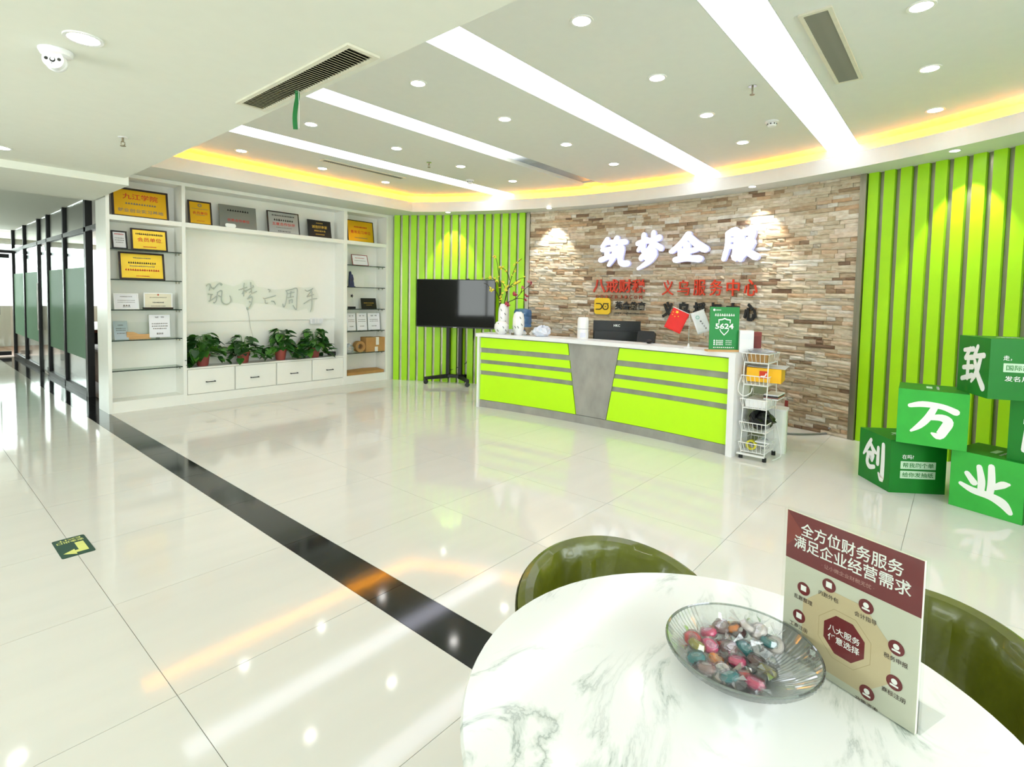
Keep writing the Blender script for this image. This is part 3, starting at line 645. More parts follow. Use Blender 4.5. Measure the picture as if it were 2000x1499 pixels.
for k, (a, b) in enumerate(((678, 696), (697, 718), (719, 743))):
    plaque('document_stand', ('white document in clear acrylic stand next to the middle cabinet', 'middle white document in clear acrylic stand between its twins', 'white document in clear acrylic stand on the lime slat side')[k], 'document', a, b, 648-k*.6, 613, .83, M_ACRYL, PAPER, .006, 6, [('证 书', .84, .5, .07, M_INKK), (7, .62, .7, .04, M_INKG), (7, .52, .7, .04, M_INKG), (5, .25, .4, .06, M_INKG)], th=.008)['group'] = 'acrylic document stands above the cardboard box'
# wooden board with clear sheet
p = pY(271, 664, 7.42); r = thing('wave_stand', 'wooden wave-cut stand holding a clear sheet on fourth glass shelf', 'stand', (p.x, 7.42, .831))
M_PINE = mat('pine_wood', (206, 160, 104), .5, var=.1, scale=6, stretch=(1, 1, 8))
MB().prism([(-.12, 0), (.12, 0), (.12, .06), (.06, .055), (0, .058), (-.05, .085), (-.12, .09)], -.012, .012, RX(radians(90))).build('wooden_base', M_PINE, r)
MB().box(-.115, .115, -.003, .003, .0, .2).build('clear_sheet', M_ACRYL, r)
# trophies
p = pY(686, 560, 7.44); r = thing('crystal_trophy', 'dark blue jagged crystal trophy on a glass shelf', 'trophy', (p.x, 7.44, 1.532))
m_bl = mat('blue_crystal', (34, 50, 92), .12, var=.3, coat=.5)
MB().prism([(-.045, 0), (.045, 0), (.038, .06), (.03, .1), (.034, .13), (.012, .2), (0, .19), (-.018, .25), (-.03, .24)], -.02, .02, RX(radians(90))).build('crystal', m_bl, r)
MB().box(-.055, .055, -.035, .035, 0, .012).build('base', m_bl, r)
p = pY(687, 604, 7.44); r = thing('star_trophy', 'clear trophy with small dark star on black base', 'trophy', (p.x, 7.44, 1.184))
MB().box(-.05, .05, -.035, .035, 0, .035).build('base', M_BLACKP, r)
MB().prism([(-.03, 0), (.03, 0), (.012, .15), (-.012, .15)], -.012, .012, T(0, 0, .0355) @ RX(radians(90))).build('clear_body', M_ACRYL, r)
MB().prism([((.032 if k % 2 == 0 else .013)*sin(pi*k/5+.3), (.032 if k % 2 == 0 else .013)*cos(pi*k/5+.3)) for k in range(10)], -.006, .006, T(0, 0, .205) @ RX(radians(90))).build('star', mat('dark_chrome', (70, 70, 76), .2, .9), r)
p = pY(721, 562, 7.42); r = thing('acrylic_award', 'clear acrylic book-shaped award on a glass shelf', 'trophy', (p.x, 7.42, 1.532))
MB().box(-.1, -.003, -.006, .006, 0, .2, RZ(.12)).build('leaf', M_ACRYL, r); MB().box(.003, .1, -.006, .006, 0, .2, RZ(-.12)).build('leaf', M_ACRYL, r)
# cardboard boxes and plastic
p = pY(731, 690, 7.43); r = thing('cardboard_box', 'small brown cardboard box sealed with white tape on the shelf', 'box', (p.x, 7.43, .481), -.12)
MB().box(-.2, .2, -.1, .1, 0, .235).build('carton', M_CARD, r)
MB().box(-.025, .03, -.1015, -.1, .11, .235).box(-.045, .01, -.1015, -.1, 0, .08).box(-.025, .03, -.1, .1, .235, .2365).build('tape', mat('white_tape', (226, 222, 212), .4), r)
p = pY(704, 691, 7.46); r = thing('cardboard_tube', 'short brown cardboard roll lying beside the small carton', 'roll', (p.x-.05, 7.43, .481))
MB().lathe([(.045, 0), (.09, 0), (.09, .1), (.045, .1), (.045, 0)], 18, T(0, .05, .09) @ RX(radians(90))).build('roll', M_CARD, r, True)
p = pY(690, 692, 7.38)
def crumple(name, label, cat, loc, rx, ry, rz, m, seed, group=None):
    rr = random.Random(seed); mb = MB().sphere(rx, ry, rz, (0, 0, rz*.82), 18, 10)
    mb.v = [(v[0]*(1+rr.uniform(-.22, .2)), v[1]*(1+rr.uniform(-.22, .2)), max(0.0, v[2]*(1+rr.uniform(-.2, .2)))) for v in mb.v]
    o = mb.build(name, m); o.location = loc; return tag(o, label, cat, group)
M_BAG = sheet('thin_plastic_film', (248, 250, 255), .15, .2, .5, (238, 242, 248))
crumple('plastic_bag', 'crumpled clear plastic bag beside the small carton', 'bag', (4.72, 7.40, .481), .085, .07, .075, M_BAG, 5)
r = thing('flattened_carton', 'flattened brown cardboard carton on the bottom shelf', 'box', (4.99, 7.40, .129))
MB().box(-.345, .345, -.085, .12, 0, .045).build('carton', M_CARD, r)
MB().add([(-.33, -.08, .047), (.33, -.08, .047), (.34, .11, .06), (-.34, .11, .06), (.0, .02, .085)], [(0, 1, 4), (1, 2, 4), (2, 3, 4), (3, 0, 4), (0, 3, 2, 1)]).build('loose_flap', M_CARD, r)
o = MB().rbox(.13, .05, .02, 0, .012).build('paper_scrap', M_INKW); o.location = (pY(450, 436, 7.33).x, 7.33, 2.251); o.rotation_euler = (radians(80), 0, 0); o.location.z = 2.276; tag(o, 'torn white paper label propped against the grey plaque', 'paper')

# ---- neon handwriting 筑梦六周年 on a clear outline, its wire, a socket strip and a small black box
NY = BK-.03
def nc(x, y): q = pY(380+x/7.69, 530+y/7.69, NY); return q
neon = thing('neon_sign', 'unlit white neon handwriting reading 筑梦六周年 on the niche back', 'neon sign', (3.475, NY, 1.3))
NS = {'筑': [[(175, 225), (205, 195), (240, 205), (220, 290)], [(240, 225), (275, 260), (290, 245)], [(285, 275), (370, 180), (420, 200)], [(385, 195), (410, 215)], [(200, 345), (275, 350)], [(255, 350), (240, 430)], [(215, 455), (300, 400), (325, 375)], [(340, 320), (410, 290), (405, 420), (430, 480), (490, 495), (540, 460), (545, 410), (530, 365)], [(345, 320), (330, 430), (300, 475), (285, 465)], [(360, 365), (395, 385)]],
 '梦': [[(665, 280), (790, 240)], [(745, 175), (740, 380)], [(740, 290), (715, 345)], [(760, 290), (780, 320)], [(780, 290), (890, 235)], [(845, 165), (860, 340)], [(850, 300), (820, 330)], [(870, 330), (935, 300)], [(880, 210), (885, 240)], [(845, 350), (790, 420)], [(800, 420), (865, 385), (855, 480), (815, 560), (785, 570), (790, 540)], [(820, 455), (845, 465)]],
 '六': [[(1105, 275), (1135, 285), (1120, 315)], [(1030, 400), (1060, 410), (1220, 365)], [(1060, 430), (1065, 480), (1100, 480)], [(1150, 450), (1195, 455), (1215, 500)]],
 '周': [[(1370, 290), (1390, 330), (1370, 480), (1340, 540), (1325, 490)], [(1385, 290), (1450, 275), (1540, 260), (1538, 420), (1535, 550), (1520, 575), (1480, 510)], [(1400, 340), (1500, 315)], [(1450, 300), (1440, 395)], [(1400, 400), (1490, 380)], [(1420, 430), (1425, 490)], [(1420, 440), (1470, 425), (1465, 480)]],
 '年': [[(1660, 280), (1700, 300), (1780, 260)], [(1760, 290), (1690, 380)], [(1690, 385), (1790, 350)], [(1640, 490), (1740, 425), (1840, 410)], [(1765, 310), (1762, 520), (1740, 610)]]}
M_NEON = mat('unlit_neon_tube', (198, 200, 194), .4, var=.03)
for ch, sts in NS.items():
    mb = MB()
    for st in sts: mb.tube([tuple(nc(x, y)-neon.location) for x, y in catmull(st, 4)], .0065, 6)
    mb.build('neon_character', M_NEON, neon, True)
outl = [(150, 190), (330, 150), (430, 180), (580, 230), (680, 190), (740, 130), (870, 130), (930, 230), (1060, 250), (1200, 280), (1360, 260), (1560, 235), (1640, 250), (1790, 230), (1830, 300), (1870, 400), (1800, 450), (1780, 600), (1720, 630), (1680, 560), (1540, 600), (1340, 560), (1180, 510), (900, 480), (850, 560), (800, 600), (740, 500), (560, 470), (480, 520), (300, 500), (190, 480), (180, 350)]
MB().prism([(nc(x, y).x-neon.location.x, nc(x, y).z-neon.location.z) for x, y in outl], -.009, -.006, RX(radians(90)) @ Matrix.Scale(-1, 4, (0, 0, 1))).build('clear_backing', M_ACRYL, neon)
MB().tube([tuple(nc(x, y)-neon.location+Vector((0, .006, 0))) for x, y in catmull([(795, 575), (815, 650), (845, 850), (885, 1000), (930, 1230)], 4)], .0028, 6).build('wire', mat('clear_wire', (190, 190, 180), .4), neon)
q = pY(618, 627, NY); r = thing('socket_strip', 'white socket strip mounted at the lower edge of the niche board', 'socket', (q.x, BK-.02, q.z))
MB().rbox(.2, .085, .01, 0, .03, RX(radians(90))).build('plate', M_WHITEP, r)
for k in range(3): MB().rbox(.048, .055, .006, .03, .033, T((k-1)*.06, 0, 0) @ RX(radians(90))).build('socket', mat('socket_grey', (220, 222, 226), .4), r)
q = pY(655, 693, 7.46); r = thing('router_box', 'small black box standing on the drawer counter in the niche corner', 'box', (4.46, 7.46, .456))
MB().rbox(.09, .1, .01, 0, .06).build('case', M_BLACKP, r); MB().box(-.02, .02, -.052, -.049, .02, .03).build('port', mat('port_grey', (90, 90, 90), .5), r)

# ---- four pothos plants
M_LEAF = [mat('pothos_leaf', (44, 96, 30), .38, var=.25, scale=9), mat('pothos_leaf_light', (74, 130, 40), .38, var=.25, scale=9), mat('pothos_leaf_deep', (28, 68, 24), .38, var=.25, scale=9)]
M_POT = mat('red_brown_plastic_pot', (150, 70, 62), .5); M_SOIL = mat('soil', (50, 38, 28), .9, bump=.5)
def leaf_mesh(m):
    out = [(0, 0), (.022, -.008), (.04, .006), (.044, .03), (.034, .058), (.016, .082), (0, .1)]
    vs_ = [(0, 0, 0)]; mid = [(0, .0, 0), (0, .03, -.004), (0, .06, -.004), (0, .1, -.014)]
    L = [(-x, y, .007*(x/.04)-(y/.1)**2*.014) for x, y in out]; R_ = [(x, y, .007*(x/.04)-(y/.1)**2*.014) for x, y in out]
    n = len(out); c = [(0, y, -.004-(y/.1)**2*.012) for x, y in out]
    v = L+c+R_; f = []
    for i in range(n-1): f += [(i, n+i, n+i+1, i+1), (n+i, 2*n+i, 2*n+i+1, n+i+1)]
    me = bpy.data.meshes.new('leaf'); me.from_pydata(v, [], f); me.materials.append(m); me.shade_smooth(); return me
LM = [leaf_mesh(m) for m in M_LEAF]
def plant(label, pxx, pyy, seed, wx_, hz, lo, hi, trail, n=60, hidepot=False):
    rr = random.Random(seed); p = pY(pxx, pyy, 7.40); r = thing('potted_pothos', label, 'plant', (p.x, 7.40, .456))
    MB().lathe([(.0, 0), (.058, 0), (.066, .02), (.078, .13), (.088, .13), (.088, .15), (.075, .15), (.073, .12), (0, .12)], 20).build('pot', M_POT, r, True)
    MB().cyl(.072, .118, .132, 16).build('soil', M_SOIL, r)
    st = MB(); spots = []
    for k in range(n):
        a = rr.uniform(0, 2*pi); t = rr.random()
        if k < n*.62:
            e = rr.uniform(.12, 1.0); x = wx_*.8*cos(a)*sqrt(1-e*e*.7)*rr.uniform(.45, 1); y = .12*sin(a)*rr.uniform(.3, 1); z = .13+hz*e*rr.uniform(.75, 1)
        else:
            x = rr.choice(trail)*wx_*rr.uniform(.55, 1.1); y = -.04+.11*sin(a); z = .13+rr.uniform(lo, hi)
        y = max(-.2, min(.05, y)); x = max(2.46-p.x, min(4.47-p.x, x)); z = max(z, .05 if y > -.1 else .02)
        spots.append((x, y, z))
    for (x, y, z) in spots:
        st.tube(catmull([(x*.08, y*.08, .125), (x*.45, y*.45, max(.15, z*.8+.06)), (x, y, z)], 3), .0022, 4)
        ang = atan2(y-.02, x)+rr.uniform(-.6, .6)-pi/2; o = bpy.data.objects.new('leaf', rr.choice(LM[:1]+LM)); col.objects.link(o); o.parent = r
        s = rr.uniform(.8, 1.3); o.matrix_local = T(x, y, z) @ RZ(ang) @ RX(rr.uniform(-1.0, .25)) @ RY(rr.uniform(-.5, .5)) @ Matrix.Scale(s, 4)
    st.build('stems', M_LEAF[1], r); return r
plant('broad bushy pothos hiding its pot at the niche end by the glass shelves', 396, 716, 1, .27, .30, -.10, .10, (-.8, -.5, .6, 1), 115)
plant('smaller pothos with red pot in full view and one drooping stem', 475, 711, 2, .19, .26, -.06, .08, (.8, 1.3, -.6), 62)
plant('pothos in red pot with stems trailing over the counter to both sides', 548, 706, 3, .21, .33, -.08, .08, (-1.2, -.9, .8, 1.1), 92)
plant('spreading pothos over the fourth drawer beside the black box', 614, 701, 4, .25, .33, -.1, .08, (-1, -.6, .7, 1.0), 102)

# ================================================================== CEILING FITTINGS
M_LENS = emis('downlight_lens', (255, 253, 246), 22); M_TRIM = mat('downlight_trim', (236, 236, 232), .3, var=.01)
def downlight_proto(label, group, r_=.052):
    r = thing('downlight', label, 'downlight', (0, 0, 0), group=group)
    MB().lathe([(r_, 0.004), (r_, -.004), (r_+.014, -.005), (r_+.016, 0), (r_+.016, .004)], 24).build('trim_ring', M_TRIM, r, True)
    MB().disc(r_, -.003, 20, None, False).build('lens', M_LENS, r); return r
GRD = 'downlights in the raised ceiling'
d0 = None
for x in (2.615, 3.605, 4.57, 5.55):
    for y in (6.26, 4.745, 3.19, 1.74, .24, -1.25):
        if lipx(y) < x+.2 or (x > 4.7 and y > 6): continue
        if d0 is None: d0 = o = downlight_proto('small round recessed downlight in the raised white ceiling', GRD)
        else: o = copy_tree(d0)
        o.location = (x, y, ZM-.0005)
d1 = downlight_proto('round recessed downlight in the low corridor ceiling', 'downlights in the low ceiling', .058); d1.location = (.582, 2.985, ZL-.0005)
for p in ((.595, 5.787), (.585, .18), (-1.6, 2.985), (-1.6, 5.787)):
    o = copy_tree(d1); o.location = (p[0], p[1], ZL-.0005)
def spot(ang, R, label):
    a = radians(ang); p = (WC[0]+R*cos(a), WC[1]+R*sin(a), ZS-.0005)
    o = copy_tree(d1); o.location = p; o.scale = (.62, .62, 1); o.name = 'wall_washer_spot'; o['label'] = label; o['category'] = 'spotlight'; o['group'] = 'spots in the soffit along the curved wall'
    l = bpy.data.lights.new('spot_beam', 'SPOT'); l.energy = 42; l.spot_size = radians(62); l.spot_blend = .35; l.shadow_soft_size = .02; l.color = (1, .97, .88)
    q = bpy.data.objects.new('spot_beam', l); col.objects.link(q); q.location = (p[0], p[1], p[2]-.02)
    d = Vector((WC[0]+(WR+.05)*cos(a), WC[1]+(WR+.05)*sin(a), 1.75))-Vector(p); q.rotation_euler = d.to_track_quat('-Z', 'Y').to_euler()
spot(27.2, 7.12, 'small soffit spotlight over the lime slats behind the television')
spot(13.9, 7.12, 'small soffit spotlight over the stone wall near the vases')
spot(-8.7, 7.12, 'small soffit spotlight over the stone wall near its steel edge')
spot(-23.7, 7.12, 'small soffit spotlight over the lime slats behind the green cubes')
# air vents: frame, dark duct, one object per slat
def vent(label, x0, x1, y0, y1, z, along, ns, dark=(92, 90, 70)):
    r = thing('air_vent', label, 'air vent', ((x0+x1)/2, (y0+y1)/2, z)); w_, h_ = (x1-x0)/2, (y1-y0)/2; f = .022
    m = mat('vent_frame_ivory', (224, 220, 200), .45); ms = mat('vent_slat_'+str(dark[0]), dark, .5)
    fr = MB()
    for b in ((-w_, w_, -h_, -h_+f), (-w_, w_, h_-f, h_), (-w_, -w_+f, -h_+f, h_-f), (w_-f, w_, -h_+f, h_-f)): fr.box(b[0], b[1], b[2], b[3], -.012, -.0005)
    fr.build('frame', m, r)
    MB().box(-w_+f, w_-f, -h_+f, h_-f, -.0012, -.0006).build('duct', mat('duct_black', (38, 36, 28), .8), r)
    L = (h_-f) if along == 'y' else (w_-f); W = (w_-f) if along == 'y' else (h_-f); p = 2*L/ns
    me = MB().box(-W if along == 'y' else -p*.36, W if along == 'y' else p*.36, -p*.36 if along == 'y' else -W, p*.36 if along == 'y' else W, -.0012, .0012).mesh('slat', ms)
    for k in range(ns):
        o = bpy.data.objects.new('slat', me); col.objects.link(o); o.parent = r; c = -L+p*(k+.5)
        o.location = (0, c, -.007) if along == 'y' else (c, 0, -.007); o.rotation_euler = (.45, 0, 0) if along == 'y' else (0, .45, 0)
vent('long slatted air vent with a green ribbon in the low ceiling', 1.322, 1.488, 2.09, 3.24, ZL, 'y', 46, (176, 170, 138))
vent('slatted air vent in the raised ceiling beside the wide light panel', 3.30, 4.465, .605, .768, ZM, 'x', 44, (128, 128, 112))
vent('thin slatted air vent in the raised ceiling near the cabinet wall', 3.36, 4.555, 5.79, 5.90, ZM, 'x', 40, (120, 116, 100))
# ribbons tied to the vent
rb = thing('ribbon', 'green ribbon hanging from the vent in the low ceiling', 'ribbon', (1.44, 2.76, ZL-.014))
pts = [(0, 0, 0), (.004, .0, -.03), (.0, .01, -.08), (-.004, .014, -.14), (.002, .018, -.2)]
vs_ = []
for x, y, z in catmull(pts, 4): vs_ += [(x-.009, y+.008, z), (x+.009, y-.008, z)]
m = len(vs_)//2; mb = MB(); mb.add(vs_, [(2*i, 2*i+1, 2*i+3, 2*i+2) for i in range(m-1)]); o = mb.build('band', mat('green_ribbon', (20, 110, 50), .4), rb); sd = o.modifiers.new('s', 'SOLIDIFY'); sd.thickness = .001
MB().sphere(.009, .009, .008, (0, 0, -.008), 8, 6).build('knot', MATS['green_ribbon'], rb)
MB().tube([(.004, -.01, 0), (.006, -.014, -.1), (.006, -.012, -.2)], .0012, 5).build('white_string', M_WIRE, rb)
# dome camera
cc = thing('security_camera', 'white dome security camera on the low ceiling', 'camera', (.53, 3.24, ZL-.0005))
MB().lathe([(0, 0), (.066, 0), (.066, -.006), (.058, -.022), (.04, -.03), (0, -.03)], 28).build('base', M_WHITEP, cc, True)
dv = Vector((-.42, -.78, -.46)).normalized(); Mh = frame((0, 0, -.052), Vector((0, 0, 1)).cross(dv), Vector((0, 0, 1))); 
bq = MB().sphere(.043, .043, .043, (0, 0, 0), 20, 12, Mh).cyl(.041, .012, .038, 28, Mh).build('eyeball', M_WHITEP, cc, True)
MB().cyl(.011, .0381, .042, 14, Mh @ T(0, -.003, 0)).build('lens', M_BLACKP, bq)
for sx in (-1, 1): MB().cyl(.007, .0381, .040, 12, Mh @ T(sx*.024, .001, 0)).build('infrared_lamp', mat('smoked_lens', (60, 60, 58), .2), bq)
MB().cyl(.002, .0381, .039, 8, Mh @ T(-.004, -.018, 0)).build('sensor', M_BLACKP, bq)
# sprinklers and smoke detectors
def sprinkler(p, z, label, mm):
    r = thing('sprinkler', label, 'sprinkler', (p[0], p[1], z-.0005))
    MB().cyl(.03, -.004, 0, 18).build('rosette', mm, r); MB().cyl(.007, -.035, -.004, 8).tube([(-.01, 0, -.03), (-.012, 0, -.05), (0, 0, -.06)], .003, 5).tube([(.01, 0, -.03), (.012, 0, -.05), (0, 0, -.06)], .003, 5).build('nozzle', mat('brass', (150, 140, 118), .4, .7), r)
    MB().cyl(.018, -.064, -.06, 12).build('deflector', MATS['brass'], r)
M_CHR = mat('chrome', (190, 190, 186), .2, .9)
sprinkler((4.207, 4.912), ZM, 'small sprinkler head in the raised ceiling close to the half-dead light panel', M_CHR)
sprinkler((4.164, 1.252), ZM, 'small sprinkler head in the raised ceiling beside the wide light panel', M_CHR)
sprinkler((1.118, 4.641), ZL, 'small sprinkler head in the low corridor ceiling', M_WHITEP)
def smoke(p, label):
    r = thing('smoke_detector', label, 'smoke detector', (p[0], p[1], ZM-.0005))
    MB().lathe([(0, 0), (.055, 0), (.055, -.012), (.045, -.016), (0, -.016)], 24).build('base', M_WHITEP, r, True)
    MB().lathe([(.036, -.0165), (.038, -.034), (.03, -.045), (0, -.046)], 24).build('head', M_WHITEP, r, True)
    for k in range(8):
        a = k*pi/4; MB().box(-.006, .006, -.002, .002, -.031, -.023, RZ(a) @ T(0, .0385, 0)).build('slot', M_BLACKP, r)
smoke((5.174, 5.189), 'white smoke detector between the light panels near the lime corner'); smoke((5.064, 1.347), 'white smoke detector beside the wide light panel over the desk')

# ================================================================== SIGNS ON THE STONE WALL
LR0 = 7.352
M_LIT = emis('lit_white_letter', (246, 248, 255), 1.35); M_LETTS = mat('letter_side_lilac', (206, 208, 232), .4, emit=(190, 195, 255), es=.35)
def lit(ch, phi, w_, h_, zc, label):
    r = thing('sign_character', label, 'sign letter', M=wallM(phi, zc, LR0)); r['group'] = 'lit white characters of the company name'
    brush(MB(), ch, T(0, 0, .006), w_, h_, .05, 1.62).build('return', M_LETTS, r)
    brush(MB(), ch, T(0, 0, .0595), w_, h_, .002, 1.5).build('lit_face', M_LIT, r)
lit('筑', 6.42, .385, .37, 2.085, 'glowing white brush-written 筑, first character of the company name on the stone wall')
lit('梦', 2.45, .33, .42, 2.085, 'glowing white brush-written 梦, second character of the company name on the stone wall')
lit('企', -1.92, .45, .345, 2.10, 'glowing white brush-written 企, third character of the company name on the stone wall')
lit('服', -7.0, .365, .345, 2.10, 'glowing white brush-written 服, last character of the company name on the stone wall')
M_RED = mat('red_acrylic', (214, 58, 24), .35, var=.04); M_BLKL = mat('black_acrylic', (20, 20, 20), .35, var=.05)
ORD = ('first', 'second', 'third', 'fourth', 'fifth', 'sixth', 'seventh', 'eighth', 'ninth', 'tenth')
def row(chars, p0, p1, zc, h_, m, name, fmt, bold=.02, fill=.86, tilt=0.0, grp=None):
    n = len(chars); st = (p1-p0)/n; wd = abs(st)*pi/180*LR0*fill
    for k, ch in enumerate(chars):
        r = thing(name, fmt % (ORD[k]+' '+ch), 'sign letter', M=wallM(p0+st*(k+.5), zc, LR0), group=grp)
        put_text(MB(), ch, T(0, 0, .014), wd, h_, bold, .024).build('face', m, r)
row('八戒财税', 8.9, 2.75, 1.605, .19, M_RED, 'sign_character', 'red acrylic sign, %s character of the name above the yellow logo', .018, .95, 0, 'red brand name characters')
row('义乌服务中心', 1.07, -9.0, 1.585, .20, M_RED, 'sign_character', 'red acrylic sign, %s character of the widely spaced row', .008, .74, 0, 'red service centre characters')
row('CS.ZBJ.COM', 8.65, 2.95, 1.452, .05, mat('rust_acrylic', (170, 74, 44), .4), 'sign_letter', 'small rust-red sign, %s letter under the red brand name', .0, .5, 0, 'small web address letters')
row('英会教育', 6.2, 2.65, 1.33, .115, M_BLKL, 'sign_character', 'small black acrylic sign, %s character beside the yellow logo', .03, .92, 0, 'black education name characters')
row('义乌授权中心', .98, -9.05, 1.292, .215, M_BLKL, 'sign_character', 'large black acrylic sign, %s character behind the desk flags and green sign', .045, .74, 0, 'black centre characters')
o = put_text(MB(), 'www.yinghuionline.com', T(0, 0, .012), .45, .034, .0, .01).build('web_address_sign', M_BLKL); o.matrix_world = wallM(4.42, 1.222, LR0); tag(o, 'thin black web address lettering beneath the small black characters', 'sign')
r = thing('logo_plate', 'yellow rounded square plate with a black two-eyed logo', 'sign', M=wallM(7.68, 1.315, LR0))
MB().rbox(.245, .235, .045, 0, .03).build('plate', mat('yellow_acrylic', (250, 206, 20), .35, var=.02), r)
lg = MB()
def arcp(cx, cy, rr_, a0, a1, n=12): return [(cx+rr_*cos(radians(a0+(a1-a0)*k/n)), cy+rr_*sin(radians(a0+(a1-a0)*k/n)), .0325) for k in range(n+1)]
MB().tube([(-.095, .038, .0325)]+arcp(-.045, -.004, .042, 90, -90)+[(-.095, -.046, .0325)], .007, 6).build('logo_stroke', M_BLKL, r)
MB().tube([(.098, .038, .0325)]+[(.02, .038, .0325)]+arcp(.052, -.006, .042, 130, 410), .007, 6).build('logo_stroke', M_BLKL, r)
MB().cyl(.008, .0305, .036, 10, T(.052, -.004, 0)).build('logo_dot', M_BLKL, r)

# ================================================================== RECEPTION DESK
def dphi(x, y): q = pcyl(x, y, DC, DR); return degrees(atan2(q.y-DC[1], q.x-DC[0]))
DL, DRt = 9.90, -8.28
desk = thing('reception_desk', 'curved lime green and grey reception desk with white counter in front of stone wall', 'desk', (5.1, 2.97, 0))
def dslab(name, R0, R1, pa, pb, z0, z1, m, n=14, label=None):
    mb = MB().arc_slab(DC, R0, R1, pa, pb, z0, z1, n); mb.v = [(v[0]-5.1, v[1]-2.97, v[2]) for v in mb.v]; return mb.build(name, m, desk, label=label)
CT = .948
dslab('countertop', DR-.03, DR+.30, DL+.14, DRt-.02, .905, CT, M_WHITEP, 24)
dslab('end_panel', DR-.028, DR+.28, DL, DL-.17, 0, .905, M_WHITEP, 2); dslab('end_panel', DR-.028, DR+.28, DRt+.34, DRt, 0, .905, M_WHITEP, 2)
dslab('side_panel', DR+.28, DR+.92, DRt+.62, DRt+.48, 0, .72, M_GREYL, 2)  # grey laminate whose tone also holds the shadow on this desk end
dslab('backing', DR+.03, DR+.06, DL-.17, DRt+.34, .0, .905, M_GREYL, 24)
dslab('plinth', DR+.005, DR+.03, DL-.17, DRt+.34, 0, .092, M_GREYL, 24)
lb, lt = dphi(1123.9, 804), dphi(1108.5, 670); rb_, rt = dphi(1184, 816), dphi(1210, 679)
def edge(b, t, z): return b+(t-b)*(z-.097)/(.892-.097)
for (z0, z1) in ((.765, .892), (.612, .702), (.473, .562), (.097, .418)):
    dslab('green_panel', DR+.0, DR+.03, DL-.20, (edge(lb, lt, z0), edge(lb, lt, z1)), z0, z1, M_LIMED, 10)
    dslab('green_panel', DR+.0, DR+.03, (edge(rb_, rt, z0), edge(rb_, rt, z1)), DRt+.37, z0, z1, M_LIMED, 10)
dslab('centre_panel', DR+.004, DR+.03, (lb-.05, lt-.05), (rb_+.05, rt+.05), .097, .9, M_GREYL, 6, label='grey tapering panel in the middle')
dslab('work_surface', DR+.30, DR+.92, DL-.02, DRt+.45, .72, .75, M_WHITEP, 20)
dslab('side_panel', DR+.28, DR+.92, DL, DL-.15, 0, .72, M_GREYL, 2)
def cpos(x, k=.14):
    """spot on the counter under pixel column x, k behind the front edge"""
    q = pcyl(x, 665, DC, DR-.03+k); return Vector((q.x, q.y, CT+.0005))
def wpos(x, k=.6, z=.7505):
    q = pcyl(x, 665, DC, DR+k); return Vector((q.x, q.y, z))
def facing(p): return atan2(-p[1], -p[0])+pi/2        # rotz so that local -y looks at the camera side
# vases
M_PORC = mat('white_porcelain', (244, 244, 242), .15, var=.01, coat=.4)
def vase(label, p, prof, dashes):
    r = thing('vase', label, 'vase', p, facing(p)); q = MB().lathe(prof, 28).build('body', M_PORC, r, True)
    rr = random.Random(len(prof))
    for (a, z, rad) in dashes:
        Md = RZ(radians(a)) @ T(0, -rad-.0006, z) @ RX(radians(90)) @ RZ(radians(35))
        MB().box(-.003, .003, -.016, .016, -.002, .0012, Md).build('painted_dash', M_BLKL, r)
    return r
pv1 = cpos(982, .262); pv2 = cpos(979, .085); pv3 = cpos(1012, .12)
def sc(prof, s, h): return [(a*s, b*h) for a, b in prof]
vase('tall narrow white vase with black dashes holding the branches', pv1, [(0, 0), (.042, 0), (.06, .03), (.066, .1), (.066, .25), (.06, .32), (.045, .365), (.034, .38), (.028, .375), (.03, .34), (.0, .33)], [(-25, .3, .062), (-22, .2, .066), (20, .25, .066), (28, .15, .066)])
vase('round white vase with black dashes in front of the tall vase', pv2, [(0, 0), (.045, 0), (.075, .03), (.092, .075), (.088, .12), (.062, .155), (.03, .165), (.024, .16), (.04, .13), (0, .12)], [(-32, .05, .086), (-28, .13, .078), (14, .09, .0925), (40, .05, .086)])
vase('oval white vase with black dashes beside the glass bottle', pv3, [(0, 0), (.045, 0), (.062, .03), (.073, .12), (.072, .2), (.06, .262), (.034, .288), (.026, .282), (.03, .25), (0, .24)], [(18, .215, .0725), (-4, .1, .0725), (-34, .1, .0722), (34, .13, .073)])
